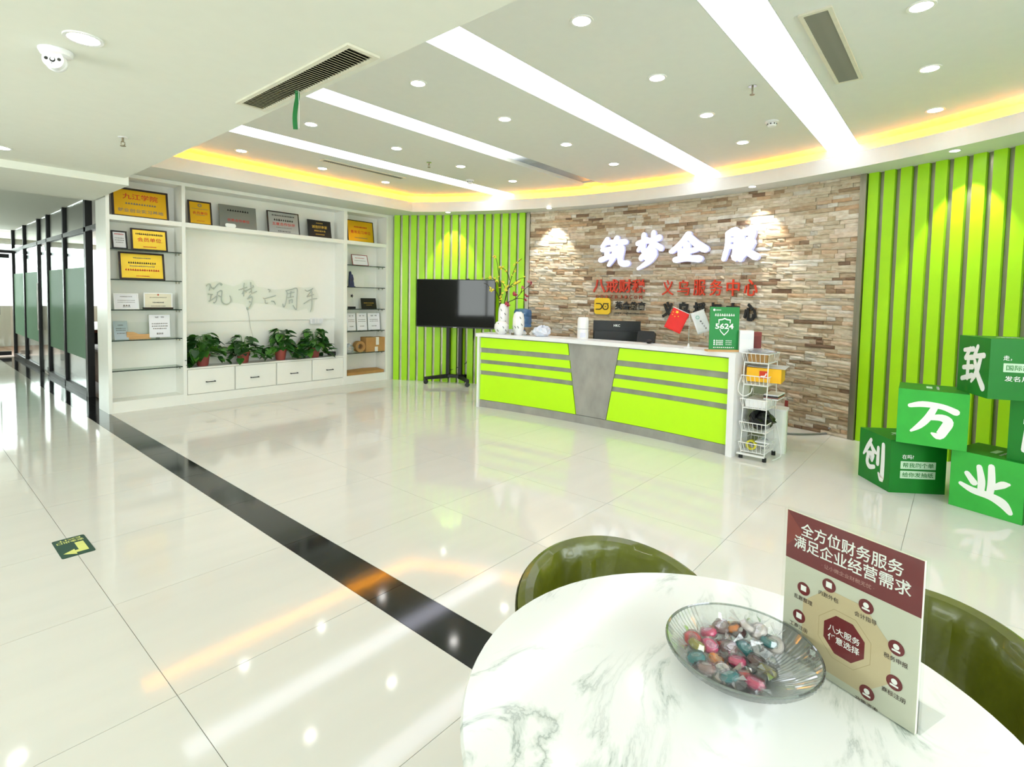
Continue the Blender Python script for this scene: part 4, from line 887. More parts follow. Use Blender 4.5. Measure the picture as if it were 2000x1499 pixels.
# branches (traced in the vase's own depth)
M_TWIG = mat('dark_twig', (54, 44, 24), .7); M_YEL = mat('yellow_blossom', (250, 232, 84), .6); M_MAG = mat('magenta_petal', (176, 52, 72), .5, var=.2, scale=30); M_PINK = mat('pink_petal', (214, 130, 130), .5, var=.15, scale=30)
def tr(x, y, base, dz=0.0):
    q = pdepth(940+x/8.325, 490+y/8.325, base); return q+Vector((dz*.76, dz*.65, 0))
def bough(name, label, base, branches, flowers, kind):
    r = thing(name, label, 'branch', base); b = Vector(base); rr = random.Random(len(branches)*7+len(flowers))
    mb = MB()
    for pts in branches:
        q = [tuple(tr(x, y, b, dz)-b) for (x, y, dz) in pts]; mb.tube(catmull(q, 4), .006, 5, None, .003)
    mb.build('twig', M_TWIG, r)
    for (x, y, dz, s) in flowers:
        c = tr(x, y, b, dz)-b; mm = M_YEL if kind == 'y' else rr.choice((M_MAG, M_MAG, M_PINK)); f = MB()
        n = 4 if kind == 'y' else 6; Mf = Matrix.Translation(c) @ RZ(rr.uniform(0, 6)) @ RX(rr.uniform(.3, 1.4))
        for k in range(n):
            a = 2*pi*k/n; L_ = s*(1 if kind == 'y' else rr.uniform(.8, 1.2)); Mp = Mf @ RZ(a) @ RX(.5)
            f.add([(0, 0, 0), (L_*.32, L_*.45, .004), (0, L_, L_*.28), (-L_*.32, L_*.45, .004), (0, L_*.5, -.003)], [(0, 1, 4), (1, 2, 4), (2, 3, 4), (3, 0, 4)], Mp)
        f.build('blossom', mm, r, True)
        if kind == 'm': MB().sphere(.006, .006, .006, tuple(c), 8, 6).build('flower_centre', M_INKW if rr.random() < .6 else M_TWIG, r)
    return r
rf = random.Random(11)
yb = [[(330, 900, 0), (310, 820, 0), (300, 560, .03), (275, 330, .05), (245, 140, .06), (195, 90, .06)], [(325, 900, 0), (315, 780, -.02), (350, 700, -.04)], [(370, 880, 0), (410, 720, .0), (470, 500, .03), (540, 300, .04), (580, 200, .04), (660, 125, .05)], [(370, 880, 0), (400, 740, -.03), (440, 610, -.04), (540, 520, -.05), (620, 460, -.04), (720, 440, -.04)], [(460, 480, .03), (440, 400, .04), (390, 310, .04), (310, 270, .04)], [(310, 820, 0), (240, 660, -.04), (160, 640, -.05), (110, 560, -.05), (45, 530, -.05)], [(300, 620, .02), (250, 500, .02), (150, 440, .03), (40, 470, .03)], [(410, 720, 0), (390, 620, .04), (330, 500, .05)], [(440, 610, -.04), (560, 550, -.06), (640, 510, -.06)]]
yf = []
for br in yb:
    q = catmull(br, 5)
    for _ in range(7):
        i = rf.randrange(len(q)//3, len(q)); yf.append((q[i][0]+rf.uniform(-14, 14), q[i][1]+rf.uniform(-14, 14), q[i][2], rf.uniform(.022, .034)))
bough('blossom_branches', 'bare twigs with small yellow blossoms rising from the tall vase', pv1+Vector((0, 0, .345)), yb, yf, 'y')
bough('magnolia_branch', 'magnolia branch with magenta flowers leaning out over the oval vase', pv1+Vector((.0, -.0, .3475)), [[(375, 880, -.0), (450, 830, -.05), (560, 780, -.07), (660, 670, -.08), (770, 570, -.08)], [(530, 790, -.07), (620, 775, -.09), (700, 790, -.09)], [(640, 690, -.08), (655, 640, -.09), (650, 610, -.09)], [(740, 600, -.08), (800, 560, -.08)]], [(770, 530, -.08, .048), (820, 545, -.08, .04), (655, 610, -.09, .05), (530, 725, -.08, .055), (405, 890, -.06, .055), (710, 745, -.1, .05), (700, 810, -.1, .035)], 'm')
# smaller things on the counter
p = cpos(1001, .03); r = thing('glass_bottle', 'small clear glass bottle between the round and oval vases', 'bottle', p)
MB().lathe([(0, 0), (.022, 0), (.024, .01), (.024, .06), (.012, .085), (.01, .12), (.013, .125)], 16).build('body', M_GLASS, r, True); MB().lathe([(0, .004), (.021, .004), (.021, .03), (0, .03)], 14).build('contents', mat('brown_contents', (104, 84, 58), .6), r)
p = cpos(997, .2); o = MB().lathe([(0, 0), (.022, 0), (.03, .06), (.027, .06), (.02, .006), (0, .006)], 16).build('paper_cup', M_WHITEP, None, True); o.location = p; tag(o, 'small white cup behind the glass bottle', 'cup')
p = cpos(1031, .22); r = thing('glass_bowl', 'beige glass bowl on a foot beside the oval vase', 'bowl', p); MB().lathe([(0, .0), (.03, 0), (.012, .02), (.03, .04), (.055, .075), (.06, .095), (.055, .095), (.03, .05), (0, .045)], 20).build('body', sheet('beige_glass', (226, 214, 190), .06, .1, .4, (214, 200, 170)), r, True); MB().disc(.05, .078, 16).build('filling', mat('beige_filling', (196, 180, 148), .8, bump=.4), r)
crumple('plastic_bag', 'crumpled white and blue plastic bag on the counter', 'bag', cpos(1058, .16), .13, .09, .065, mat('bluish_film', (226, 232, 244), .35, var=.1, scale=9), 8)
p = cpos(1138, .2); r = thing('cup_dispenser', 'white cylindrical cup dispenser standing on the counter', 'dispenser', p, facing(p))
MB().lathe([(0, 0), (.062, 0), (.064, .01), (.064, .115), (.0635, .118), (.0635, .122), (.064, .125), (.064, .23), (.055, .25), (0, .253)], 28).build('body', M_WHITEP, r, True); MB().box(-.03, .03, -.0665, -.06, .02, .075).build('label_window', mat('pale_lilac', (222, 222, 236), .4), r); MB().lathe([(.0642, .113), (.066, .117), (.0642, .121)], 28).build('seam_ring', mat('seam_grey', (190, 190, 196), .4), r, True)
# monitor seen from behind
p = wpos(1204, .52); r = thing('monitor', 'black computer monitor seen from behind with HKC lettering', 'monitor', p, facing(p)+.12)
MB().rbox(.24, .2, .03, 0, .012).build('stand_base', M_BLACKP, r); MB().box(-.03, .03, .02, .05, .012, .2).build('stand_neck', M_BLACKP, r)
bk = MB().box(-.275, .275, .0, .018, .11, .41).box(-.265, .265, -.032, 0, .115, .29).build('rear_shell', mat('black_shell', (20, 24, 27), .45), r)
MB().box(-.27, .27, .018, .0195, .115, .405).build('screen', M_BLACKP, r)
text(r, 'HKC', T(.0, -.001, .355) @ RX(radians(90)), M_INKW, .075, .03, .02, name='brand_lettering')
p = wpos(1223, 1.35, 0); r = thing('office_chair', 'black office chair whose rounded back shows above the monitor', 'chair', p, facing(p))
M_MESH = mat('black_mesh_fabric', (18, 18, 20), .7); q = MB().rbox(.42, .58, .16, -.03, .03, T(0, 0, .80) @ RX(radians(84))).build('backrest', M_MESH, r, True)
MB().rbox(.46, .44, .08, .44, .51, T(0, -.24, 0)).build('seat', M_MESH, r); MB().tube([(0, -.1, .48), (0, .03, .6), (0, .045, .75)], .025, 8).build('back_bar', M_BLACKP, r); MB().cyl(.03, .1, .44, 12, T(0, -.22, 0)).build('gas_lift', M_BLACKM, r)
for k in range(5):
    a = 2*pi*k/5; q = MB().tube([(0, -.22, .11), (.26*cos(a), -.22+.26*sin(a), .07)], .018, 6).build('base_arm', M_BLACKP, r); MB().cyl(.028, -.012, .012, 12, T(.26*cos(a), -.22+.26*sin(a), .028) @ RX(radians(90)) @ RY(0)).build('castor', M_BLACKP, q)
p = wpos(1262, .42); r = thing('desk_phone', 'small black tilted screen terminal next to the monitor', 'terminal', p, facing(p)-.35)
MB().rbox(.2, .16, .03, -.02, .02, T(0, 0, .235) @ RX(radians(72))).build('head', M_BLACKP, r, True); MB().rbox(.15, .11, .012, -.0215, -.02, T(0, 0, .235) @ RX(radians(72))).build('panel', mat('charcoal', (34, 36, 38), .3), r); MB().box(-.03, .03, .02, .06, .03, .2).build('neck', M_BLACKP, r); MB().rbox(.18, .16, .03, 0, .03, T(0, .03, 0)).build('base', M_BLACKP, r)
p = cpos(1268, .24); o = MB().sphere(.05, .035, .022, (0, 0, .022), 12, 8).build('computer_mouse', M_BLACKP, None, True); o.location = p; tag(o, 'black rounded mouse lying on the counter behind the flag stand', 'mouse')
# desk flags
p = cpos(1345, .10); r = thing('flag_stand', 'little desk stand carrying two crossed table flags', 'flag stand', p, facing(p))
MB().lathe([(0, 0), (.042, 0), (.042, .008), (.014, .012), (.006, .045), (0, .045)], 20).build('base', M_WHITEP, r, True)
MB().cyl(.003, .03, .335, 8).build('pole', M_CHR, r)
MB().tube([(0, 0, .333), (-.155, .0, .40)], .0028, 6).build('flag_arm', M_WIRE, r); MB().tube([(0, 0, .333), (.135, .0, .385)], .0028, 6).build('flag_arm', M_WIRE, r)
def flag(o_, ux, uy, w_, h_, m, name, label):
    Mf = frame(o_, ux, uy); nx, ny = 8, 10; v = []; f = []
    for j in range(ny+1):
        for i in range(nx+1): v.append((w_*i/nx, -h_*j/ny, .006*sin(i*.9+j*.25)*j/ny))
    for j in range(ny):
        for i in range(nx): f.append((j*(nx+1)+i, j*(nx+1)+i+1, (j+1)*(nx+1)+i+1, (j+1)*(nx+1)+i))
    o = MB().add(v, f, Mf).build(name, m, r, True, label=label); s = o.modifiers.new('s', 'SOLIDIFY'); s.thickness = .0008; return o, Mf
a = Vector((-.155, 0, .40)); d = (Vector((0, 0, .333))-a).normalized(); dn = Vector((-.45, 0, -.9))
fl, Mf = flag(a+d*.004, d, -Vector((-.28, 0, -.96)), .165, .215, mat('red_flag_cloth', (226, 44, 40), .7), 'red_flag', 'red flag with five gold stars')
def star(cx, cy, R_, rot, M): return MB().prism([((R_ if k % 2 == 0 else R_*.4)*sin(pi*k/5+rot)+cx, (R_ if k % 2 == 0 else R_*.4)*cos(pi*k/5+rot)+cy) for k in range(10)], .004, .0062, M)
SM = mat('gold_star', (250, 210, 60), .5)
star(.052, -.03, .02, .3, Mf).build('large_star', SM, fl)
for (sx, sy) in ((.018, -.045), (.022, -.07), (.05, -.078), (.078, -.065)): star(sx, sy, .0075, .5, Mf).build('small_star', SM, fl)
b = Vector((.135, 0, .385)); d = (b-Vector((0, 0, .333))).normalized(); st0 = Vector((0, 0, .333))+d*.008
fl, Mf = flag(st0, d, -Vector((.30, 0, -.95)), .13, .215, mat('white_flag_cloth', (238, 238, 240), .7), 'white_flag', 'white flag with green ring emblem and dark characters')
MB().add([(v[0], v[1], v[2]) for v in [( .05+.018*cos(t*pi/8), -.055+.018*sin(t*pi/8), .007) for t in range(16)]]+[(.05+.012*cos(t*pi/8), -.055+.012*sin(t*pi/8), .007) for t in range(16)], [(i, (i+1) % 16, 16+(i+1) % 16, 16+i) for i in range(16)], Mf).build('ring_emblem', mat('mint_ink', (140, 200, 180), .6), fl)
for k, ch in enumerate('筑梦企服'): put_text(MB(), ch, Mf @ T(.066+.008*k, -.10-.026*k, .0075), .018, .018, .02).build('lettering', M_INKG if k else M_INKK, fl)
# green table sign on wooden foot
GS = mat('sign_green', (22, 140, 62), .45, var=.04, scale=20)
pa_, pb_ = cpos(1386, .07), cpos(1442, .07); p = (pa_+pb_)/2; r = thing('green_sign_stand', 'green upright table sign with shield and number 5624 on wooden foot', 'sign', p, facing(p)+.42)
W_, H_ = .275, .52
q = pdepth(1414, 600, p); H_ = q.z-p.z-.018
MB().rbox(.33, .075, .008, 0, .018).build('wooden_foot', M_PINE, r)
MB().box(-W_/2, W_/2, -.003, .005, .018, .018+H_).build('board', GS, r)
Mg = lambda x, z: T(x, -.0035, .018+z*H_) @ RX(radians(90))
Mg = lambda x, z: T(x, -.0034, .018+z*H_) @ RX(radians(90))
mb = MB(); mb.cyl(.011, 0, .0005, 12, Mg(-.1, .93)); mb.build('round_logo', M_INKW, r); mb = MB(); rows(mb, .05, 4, 0, .012, Mg(-.06, .93), 3); mb.build('small_print', M_INKW, r)
mb = MB(); rows(mb, .19, 9, 0, .028, Mg(0, .815), 9); mb.build('headline', M_INKW, r)
def shield(s): return [(-.075*s, .09*s), (-.03*s, .095*s), (0, .108*s), (.03*s, .095*s), (.075*s, .09*s), (.072*s, 0), (.045*s, -.06*s), (0, -.105*s), (-.045*s, -.06*s), (-.072*s, 0)]
ks = .2*H_/.108; so, si = shield(ks*1.06), shield(ks*.9); n = len(so)
MB().add([(x, y, .0005) for x, y in so]+[(x, y, .0005) for x, y in si], [(i, (i+1) % n, n+(i+1) % n, n+i) for i in range(n)], Mg(0, .535)).build('shield_outline', M_INKW, r)
MB().box(-.09, .09, -.028, .028, .0006, .0007, Mg(0, .55)).build('number_band', GS, r)
text(r, '5624', T(0, -.0046, .018+.55*H_) @ RX(radians(90)), M_INKW, .172, .052, .03, name='number')
for k in range(3):
    z = .21-.045*k; MB().cyl(.008, 0, .0005, 10, Mg(-.09, z)).build('bullet', M_INKW, r); mb = MB(); rows(mb, .07, 5, 0, .016, Mg(-.04, z), k); mb.build('small_print', M_INKW, r); mb = MB(); rows(mb, .06, 5, 0, .009, Mg(.045, z), k+5); mb.build('small_print', M_INKW, r)
mb = MB(); rows(mb, .2, 11, 0, .012, Mg(0, .05), 2); mb.build('small_print', M_INKW, r)
# boxes behind the green sign
p = cpos(1456, .21); r = thing('white_file_box', 'white box standing at the counter end behind the green sign', 'box', p, facing(p)+.2)
MB().box(-.06, .06, -.05, .06, 0, .2).build('carton', M_WHITEP, r); MB().box(-.05, .05, -.051, -.05, .12, .17).build('label', PAPER, r)
p = cpos(1471, .28); r = thing('maroon_box', 'narrow maroon box beside the white box at the counter end', 'box', p+Vector((.02, -.01, 0)), facing(p)+.2)
MB().box(-.035, .045, -.05, .05, 0, .185).build('carton', mat('maroon_card', (120, 40, 34), .5), r); MB().box(-.036, .046, -.051, .051, .15, .187).build('lid', mat('maroon_card_lid', (134, 48, 40), .5), r)
# water dispenser behind the desk
q = pcyl(1021, 620, WC, 7.05); r = thing('water_dispenser', 'white water dispenser with a blue bottle behind the desk', 'water dispenser', (q.x, q.y, 0), facing(q))
MB().rbox(.30, .32, .03, 0, .92).build('body', M_WHITEP, r); MB().rbox(.24, .012, .004, 0, .3, T(0, -.166, .5)).build('tap_recess', mat('recess_grey', (180, 184, 188), .5), r)
BLU = sheet('blue_polycarbonate', (150, 190, 235), .06, .08, .5, (120, 168, 224))
MB().lathe([(0, .0), (.05, .0), (.06, .03), (.13, .06), (.133, .1), (.128, .11), (.133, .12), (.133, .2), (.128, .21), (.133, .22), (.133, .28), (.12, .315), (.06, .33), (0, .332)], 28, T(0, 0, .921)).build('water_bottle', BLU, r, True)

# ================================================================== TELEVISION ON WHEELED STAND
pc_ = Vector((5.955, 6.27, 0)); rd = Vector((.428, -.904, 0)).normalized()
tvM = frame((pc_.x, pc_.y, 0), rd, Vector((0, 0, 1)).cross(rd))        # local x right, y away from viewer, z up
tv = thing('television', 'large black flat television mounted on the wheeled stand', 'television', M=tvM @ T(.05, -.10, .91))
tl = pdepth(812, 547, tvM @ Vector((0, -.1, 1.3))); 
TW, TH = 1.34, .775
MB().rbox(TW, TH, .02, -.005, .03, T(0, 0, TH/2) @ RX(radians(90))).build('bezel', M_BLACKP, tv)
MB().box(-TW/2+.012, TW/2-.012, -.0325, -.0305, .022, TH-.012).build('screen', mat('glossy_black_screen', (6, 7, 8), .05, var=.1, spec=.32), tv)
MB().box(-.45, .45, .0055, .035, .12, .6).build('rear_shell', M_BLACKP, tv)
MB().box(-.03, .03, -.0335, -.0305, .004, .012).build('badge', M_CHR, tv)
MB().rbox(.05, .03, .008, 0, .014, T(.2, 0, TH)).build('webcam', M_BLACKP, tv)
st = thing('television_stand', 'black wheeled stand with two posts carrying the television', 'stand', M=tvM)
for x in (-.105, .105): MB().box(x-.028, x+.028, -.03, .03, .12, 1.55).build('post', M_BLACKM, st)
MB().box(-.15, .15, -.04, .04, .09, .14).build('cross_beam', M_BLACKM, st)
MB().box(-.3, .3, -.05, -.031, 1.1, 1.16).box(-.3, .3, -.05, -.031, 1.42, 1.48).build('mount_bars', M_BLACKM, st)
for (sx, ex, ey) in ((-.1, -.38, -.26), (.1, .34, -.30), (-.1, -.33, .30), (.1, .33, .30)):
    lg_ = MB().add([(sx-.03, .02*(1 if ey > 0 else -1), .08), (sx+.03, .02*(1 if ey > 0 else -1), .08), (ex+.03, ey, .075), (ex-.03, ey, .075), (sx-.03, .02*(1 if ey > 0 else -1), .145), (sx+.03, .02*(1 if ey > 0 else -1), .145), (ex+.03, ey, .115), (ex-.03, ey, .115)], [(0, 3, 2, 1), (4, 5, 6, 7), (0, 1, 5, 4), (1, 2, 6, 5), (2, 3, 7, 6), (3, 0, 4, 7)]).build('foot', M_BLACKM, st)
    MB().cyl(.035, -.016, .016, 14, T(ex, ey, .035) @ RX(radians(90)) @ RY(0)).build('castor', M_BLACKP, lg_); MB().box(ex-.02, ex+.02, ey-.02, ey+.02, .055, .085).build('castor_fork', M_BLACKM, lg_)
cb = thing('power_cable', 'black cable looping from the television down to the stand foot', 'cable', M=tvM)
MB().tube(catmull([(.3, .05, .92), (.29, .06, .7), (.2, .08, .36), (.02, .06, .24), (-.1, .045, .2)], 6), .006, 6).build('cord', M_BLACKP, cb)

# ================================================================== GREEN CUBES
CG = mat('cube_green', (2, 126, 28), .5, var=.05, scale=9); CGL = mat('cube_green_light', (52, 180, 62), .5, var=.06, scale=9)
M_TXTB = mat('pale_green_patch', (206, 236, 206), .6)
def cube(label, corner, ang, z, lc, faces, S=.4):
    """40 cm cube whose front bottom corner (floor plan) is at 'corner'; its left-hand visible face runs along direction ang+90, the right-hand one along ang"""
    r = thing('word_cube', label, 'cube', (corner[0], corner[1], z), ang)
    MB().box(.0005, S-.0005, .0005, S-.0005, 0, S-.001).build('body', CG, r)
    Ml = frame((-.0002, S/2, S/2), (0, -1, 0), (0, 0, 1))      # face with normal -x
    Mr = frame((S/2, -.0002, S/2), (1, 0, 0), (0, 0, 1))       # face with normal -y
    Mt = frame((S/2, S/2, S-.0004), (1, 0, 0), (0, 1, 0))
    for M, f in ((Ml, faces[0]), (Mr, faces[1])):
        if f is None: continue
        if f[0] == 'big':
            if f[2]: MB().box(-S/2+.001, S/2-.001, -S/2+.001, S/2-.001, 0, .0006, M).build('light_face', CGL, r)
            brush(MB(), f[1], M @ T(0, 0, .0007), .27, .27, .0006, 1.2).build('character', M_INKW, r)
        else:
            text(r, f[1][0], M @ T(-.105+.03*(len(f[1][0])-2), .075, .0012), M_INKW, None, .034, .012)
            for k, tx in enumerate(f[1][1:]):
                boxed = tx.startswith('#'); tx = tx.strip('#'); y = .012-.072*k
                if boxed: MB().rbox(.25, .058, .003, 0, .0006, M @ T(0, y, .0004)).build('text_patch', M_TXTB, r)
                text(r, tx, M @ T(0 if boxed else -.05, y, .0014), CG if boxed else M_INKW, .22 if len(tx) > 4 else .13, .036, .012)
    MB().rbox(.12, .035, .003, 0, .0005, Mt @ T(0, .02, .0004)).build('top_patch', M_TXTB, r)
    mb = MB(); rows(mb, .2, 7, 0, .02, Mt @ T(0, -.03, .0004), 4); mb.build('top_print', M_INKW, r)
    return r
# plan corners measured on the floor / on the cube below
a1 = atan2(.031-.354, 5.067-4.833)
cube('dark green cube with white 创 on the floor beneath the 万 cube', (4.833, .354), a1, 0, 0, (('big', '创', False), ('txt', ('在吗?', '#帮我刷个单', '#给你发抽纸'))))
f0 = Vector((4.847, .007)); f1 = Vector((4.707, -.345)); a2 = atan2(f1.y-f0.y, f1.x-f0.x)
d2 = Vector((cos(a2), sin(a2))); c2 = f0+d2*.4
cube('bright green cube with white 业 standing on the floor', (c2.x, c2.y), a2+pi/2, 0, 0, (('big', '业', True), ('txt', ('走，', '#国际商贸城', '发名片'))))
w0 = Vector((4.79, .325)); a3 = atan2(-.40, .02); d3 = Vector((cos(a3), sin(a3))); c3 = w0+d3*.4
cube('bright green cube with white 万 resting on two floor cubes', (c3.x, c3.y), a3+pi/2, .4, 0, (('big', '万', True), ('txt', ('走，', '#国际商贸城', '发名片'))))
z0 = Vector((5.05, .0)); z1 = Vector((4.68, -.158)); dz = (z1-z0).normalized(); a4 = atan2(dz.y, dz.x)
n0 = Vector((4.80, -.275)); a5 = atan2(-.37, -.16); d5 = Vector((cos(a5), sin(a5))); c5 = n0+d5*.4
cube('dark green cube with white 能 stacked on the 业 cube', (c5.x, c5.y), a5+pi/2, .4, 0, (('big', '能', False), None))
cz = z0+dz*.4
cube('topmost green cube with white 致 and three lines of text', (cz.x, cz.y), a4+pi/2, .8, 0, (('big', '致', False), ('txt', ('走，', '#国际商贸城', '发名片'))))

# ================================================================== MARBLE TABLE, CHAIRS AND WHAT IS ON IT
tb = thing('round_table', 'round white marble table with grey veins', 'table', (.853, .255, 0))
MB().lathe([(0, .722), (.395, .722), (.424, .735), (.426, .742), (.422, .75), (0, .75)], 72).build('table_top', M_MARBLE, tb, True)
MB().cyl(.035, .02, .722, 20).build('column', M_BLACKM, tb, True); MB().lathe([(0, 0), (.26, 0), (.26, .012), (.05, .03), (0, .03)], 40).build('base', M_BLACKM, tb, True)
OL = mat('olive_leather', (92, 98, 18), .3, var=.22, scale=10, bump=.25, bscale=26, coat=.25)
def tub_chair(label, cx, cy, back):
    r = thing('tub_chair', label, 'chair', (cx, cy, 0), back)
    # shell: swept section round the back, angle 0 = middle of the back
    n = 44; sec = 14; v = []; f = []; A = 1.95
    for i in range(n+1):
        th = -A+2*A*i/n; e = (abs(th)/A)**8; ht = .723-.066*(1-cos(th))-.03*e; rb0 = .205
        ro = .267-.02*e
        prof = [(rb0-.02, .36), (ro-.035, .40), (ro-.012, .5), (ro, .62), (ro+.002, ht-.03), (ro-.006, ht-.008), (ro-.022, ht), (ro-.042, ht-.006), (ro-.055, ht-.028), (ro-.058, ht-.06), (ro-.066, .6), (ro-.08, .5), (ro-.10, .44), (ro-.12, .40)]
        for (q, z) in prof:
            pl = 1+.018*sin(th*19+z*16+2*sin(th*5))*(1 if .45 < z < ht-.02 and q < ro-.05 else 0)
            v.append((q*pl*cos(th), q*pl*sin(th), z))
    for i in range(n):
        for k in range(sec): f.append((i*sec+k, i*sec+(k+1) % sec, (i+1)*sec+(k+1) % sec, (i+1)*sec+k))
    f += [tuple(range(sec)), tuple(range(n*sec+sec-1, n*sec-1, -1))]
    sh = MB().add(v, f).build('backrest', OL, r, True)
    pp = [((.267-.006)*cos(t)+0, (.267-.006)*sin(t), .723-.066*(1-cos(t))-.006) for t in [(-1.7+3.4*k/40) for k in range(41)]]
    MB().tube([(p[0]*1.016, p[1]*1.016, p[2]-.012) for p in pp], .003, 5).build('piping', mat('dark_olive', (52, 56, 10), .4), sh)
    MB().lathe([(0, .36), (.19, .36), (.215, .385), (.215, .43), (.19, .455), (0, .465)], 32, T(-.03, 0, 0)).build('seat', OL, r, True)
    MB().cyl(.025, .03, .36, 14).build('column', M_BLACKM, r, True); MB().lathe([(0, 0), (.19, 0), (.19, .01), (.04, .03), (0, .03)], 30).build('base', M_BLACKM, r, True)
    return r
tub_chair('olive green leather tub chair at the table on the side facing the desk', 1.1405, .588, .975)
tub_chair('olive green leather tub chair at the table behind the maroon card', 1.354, .063, -.30)
# maroon and beige table card in acrylic
A_ = Vector((1.071, .226)); B_ = Vector((.993, .0226)); dr_ = (B_-A_).normalized(); cwd = (B_-A_).length; mid = (A_+B_)/2
cd = thing('table_card', 'maroon and beige upright service card in clear acrylic on the marble table', 'table sign', (mid.x, mid.y, .7505), atan2(dr_.y, dr_.x))
HC = .27; IV = mat('card_ivory', (214, 214, 196), .5, var=.02); MAR = mat('card_maroon', (116, 30, 34), .5, var=.03); MAR2 = mat('card_maroon_light', (140, 52, 44), .5, var=.03); BEI = mat('card_beige', (212, 194, 156), .5, var=.02); BEI2 = mat('card_beige_dark', (188, 166, 124), .5)
MB().box(-cwd/2-.004, cwd/2+.004, -.0055, -.0035, 0, HC+.004).build('acrylic_sheet', M_ACRYL, cd); MB().box(-cwd/2-.004, cwd/2+.004, .0035, .0055, 0, HC+.004).build('acrylic_sheet', M_ACRYL, cd)
MB().box(-cwd/2-.004, cwd/2+.004, -.04, .04, 0, .003, T(0, .045, 0)).build('acrylic_foot', M_ACRYL, cd)
MB().box(-cwd/2, cwd/2, -.0028, .0028, .001, HC).build('card', IV, cd)
Mc = lambda x, z, k=0: T(x*cwd/.217, -.0058-.0003*k, z) @ RX(radians(90))
Mc0 = lambda x, z, k=0: T(x*cwd/.217, -.0029-.00012*k, z) @ RX(radians(90))
cw2 = cwd/2
zb = HC-.088
MB().box(-cw2, cw2, 0, .088, 0, .0001, Mc0(0, zb)).build('header_band', MAR, cd)
MB().prism([(-cw2, .088), (-cw2, .02), (-cw2+.03, .055)], 0, .0001, Mc0(0, zb, 1)).build('header_facet', MAR2, cd)
text(cd, '全方位财务服务', Mc0(0, zb+.062, 2), M_INKW, .165, .0245, .012); text(cd, '满足企业经营需求', Mc0(0, zb+.0355, 2), M_INKW, .188, .0245, .012); text(cd, '· 让小微企业财税无忧 ·', Mc0(0, zb+.013, 2), mat('rose_ink', (196, 150, 140), .6), .085, .0075, .0)
oc = lambda R_: [(R_*cos(pi/8+k*pi/4), R_*sin(pi/8+k*pi/4)) for k in range(8)]
MB().prism(oc(.078), 0, .0001, Mc0(0, .086, 1)).build('octagon', BEI, cd); MB().prism(oc(.0465), 0, .0001, Mc0(0, .086, 2)).build('octagon_line', BEI2, cd); MB().prism(oc(.0455), 0, .0001, Mc0(0, .086, 3)).build('octagon', BEI, cd); MB().prism(oc(.036), 0, .0001, Mc0(0, .086, 4)).build('octagon_core', MAR, cd)
text(cd, '八大服务', Mc0(0, .094, 6), M_INKW, .052, .0125, .01); text(cd, '任意选择', Mc0(0, .078, 6), M_INKW, .052, .0125, .01)
for k, (nm, x, z) in enumerate((('内账外包', -.028, .165), ('会计指导', .032, .16), ('乱账整理', -.072, .137), ('税务申报', .078, .118), ('工商注册', -.078, .083), ('商标注册', .078, .062), ('资质办理', -.05, .03), ('政策咨询', .04, .02))):
    MB().cyl(.0115, 0, .0002, 20, Mc0(x, z, 3)).build('icon_disc', MAR, cd); mb = MB(); mb.box(-.005, .005, -.005, .005, 0, .0001, Mc0(x, z+.001, 6)) if k % 2 == 0 else mb.cyl(.0045, 0, .0001, 10, Mc0(x, z+.002, 6)).box(-.006, .006, -.006, -.003, 0, .0001, Mc0(x, z, 6)); mb.build('icon', M_INKW, cd)
    text(cd, nm, Mc0(x, z-.0195, 4), mat('brown_ink', (74, 56, 46), .6), .034, .0085, .01)
# ribbed glass bowl with wrapped candies
bc = Vector((.945, .264, .7505)); bw = thing('candy_bowl', 'ribbed clear glass bowl on the marble table', 'bowl', bc)
RIB = sheet('ribbed_glass', (249, 251, 250), .04, .05, .1, (240, 244, 242))
MB().lathe([(.0, .0), (.05, 0), (.085, .018), (.115, .04), (.126, .052), (.1265, .056), (.123, .057), (.112, .045), (.082, .023), (.05, .006), (0, .006)], 180, None, flute=.006).build('body', RIB, bw)
MB().tube([(.1245*cos(2*pi*k/64), .1245*sin(2*pi*k/64), .056) for k in range(64)], .0022, 6, None, None, True).build('rim', sheet('rim_glass', (225, 232, 230), .2, .05), bw)
WRAP = sheet('candy_wrapper', (253, 253, 254), .1, .12, .06, (250, 250, 252))
CC = [('red', (204, 34, 40)), ('pink', (226, 60, 120)), ('brown', (96, 40, 40)), ('teal', (16, 132, 138)), ('orange', (236, 140, 50)), ('olive', (150, 140, 30)), ('white', (236, 226, 222)), ('mauve', (150, 120, 116))]
spots = [(1343, 1250, 0), (1384, 1238, 1), (1409, 1230, 7), (1441, 1236, 2), (1454, 1257, 3), (1428, 1228, 4), (1361, 1265, 5), (1386, 1262, 1), (1465, 1227, 6), (1482, 1246, 6), (1502, 1262, 3), (1414, 1251, 0), (1525, 1262, 6), (1424, 1262, 7), (1400, 1275, 4), (1440, 1282, 1), (1478, 1283, 2), (1360, 1290, 3), (1410, 1298, 6), (1450, 1305, 0), (1500, 1300, 5), (1375, 1318, 7), (1425, 1325, 3), (1475, 1325, 1)]
rc = random.Random(4)
proto = {}
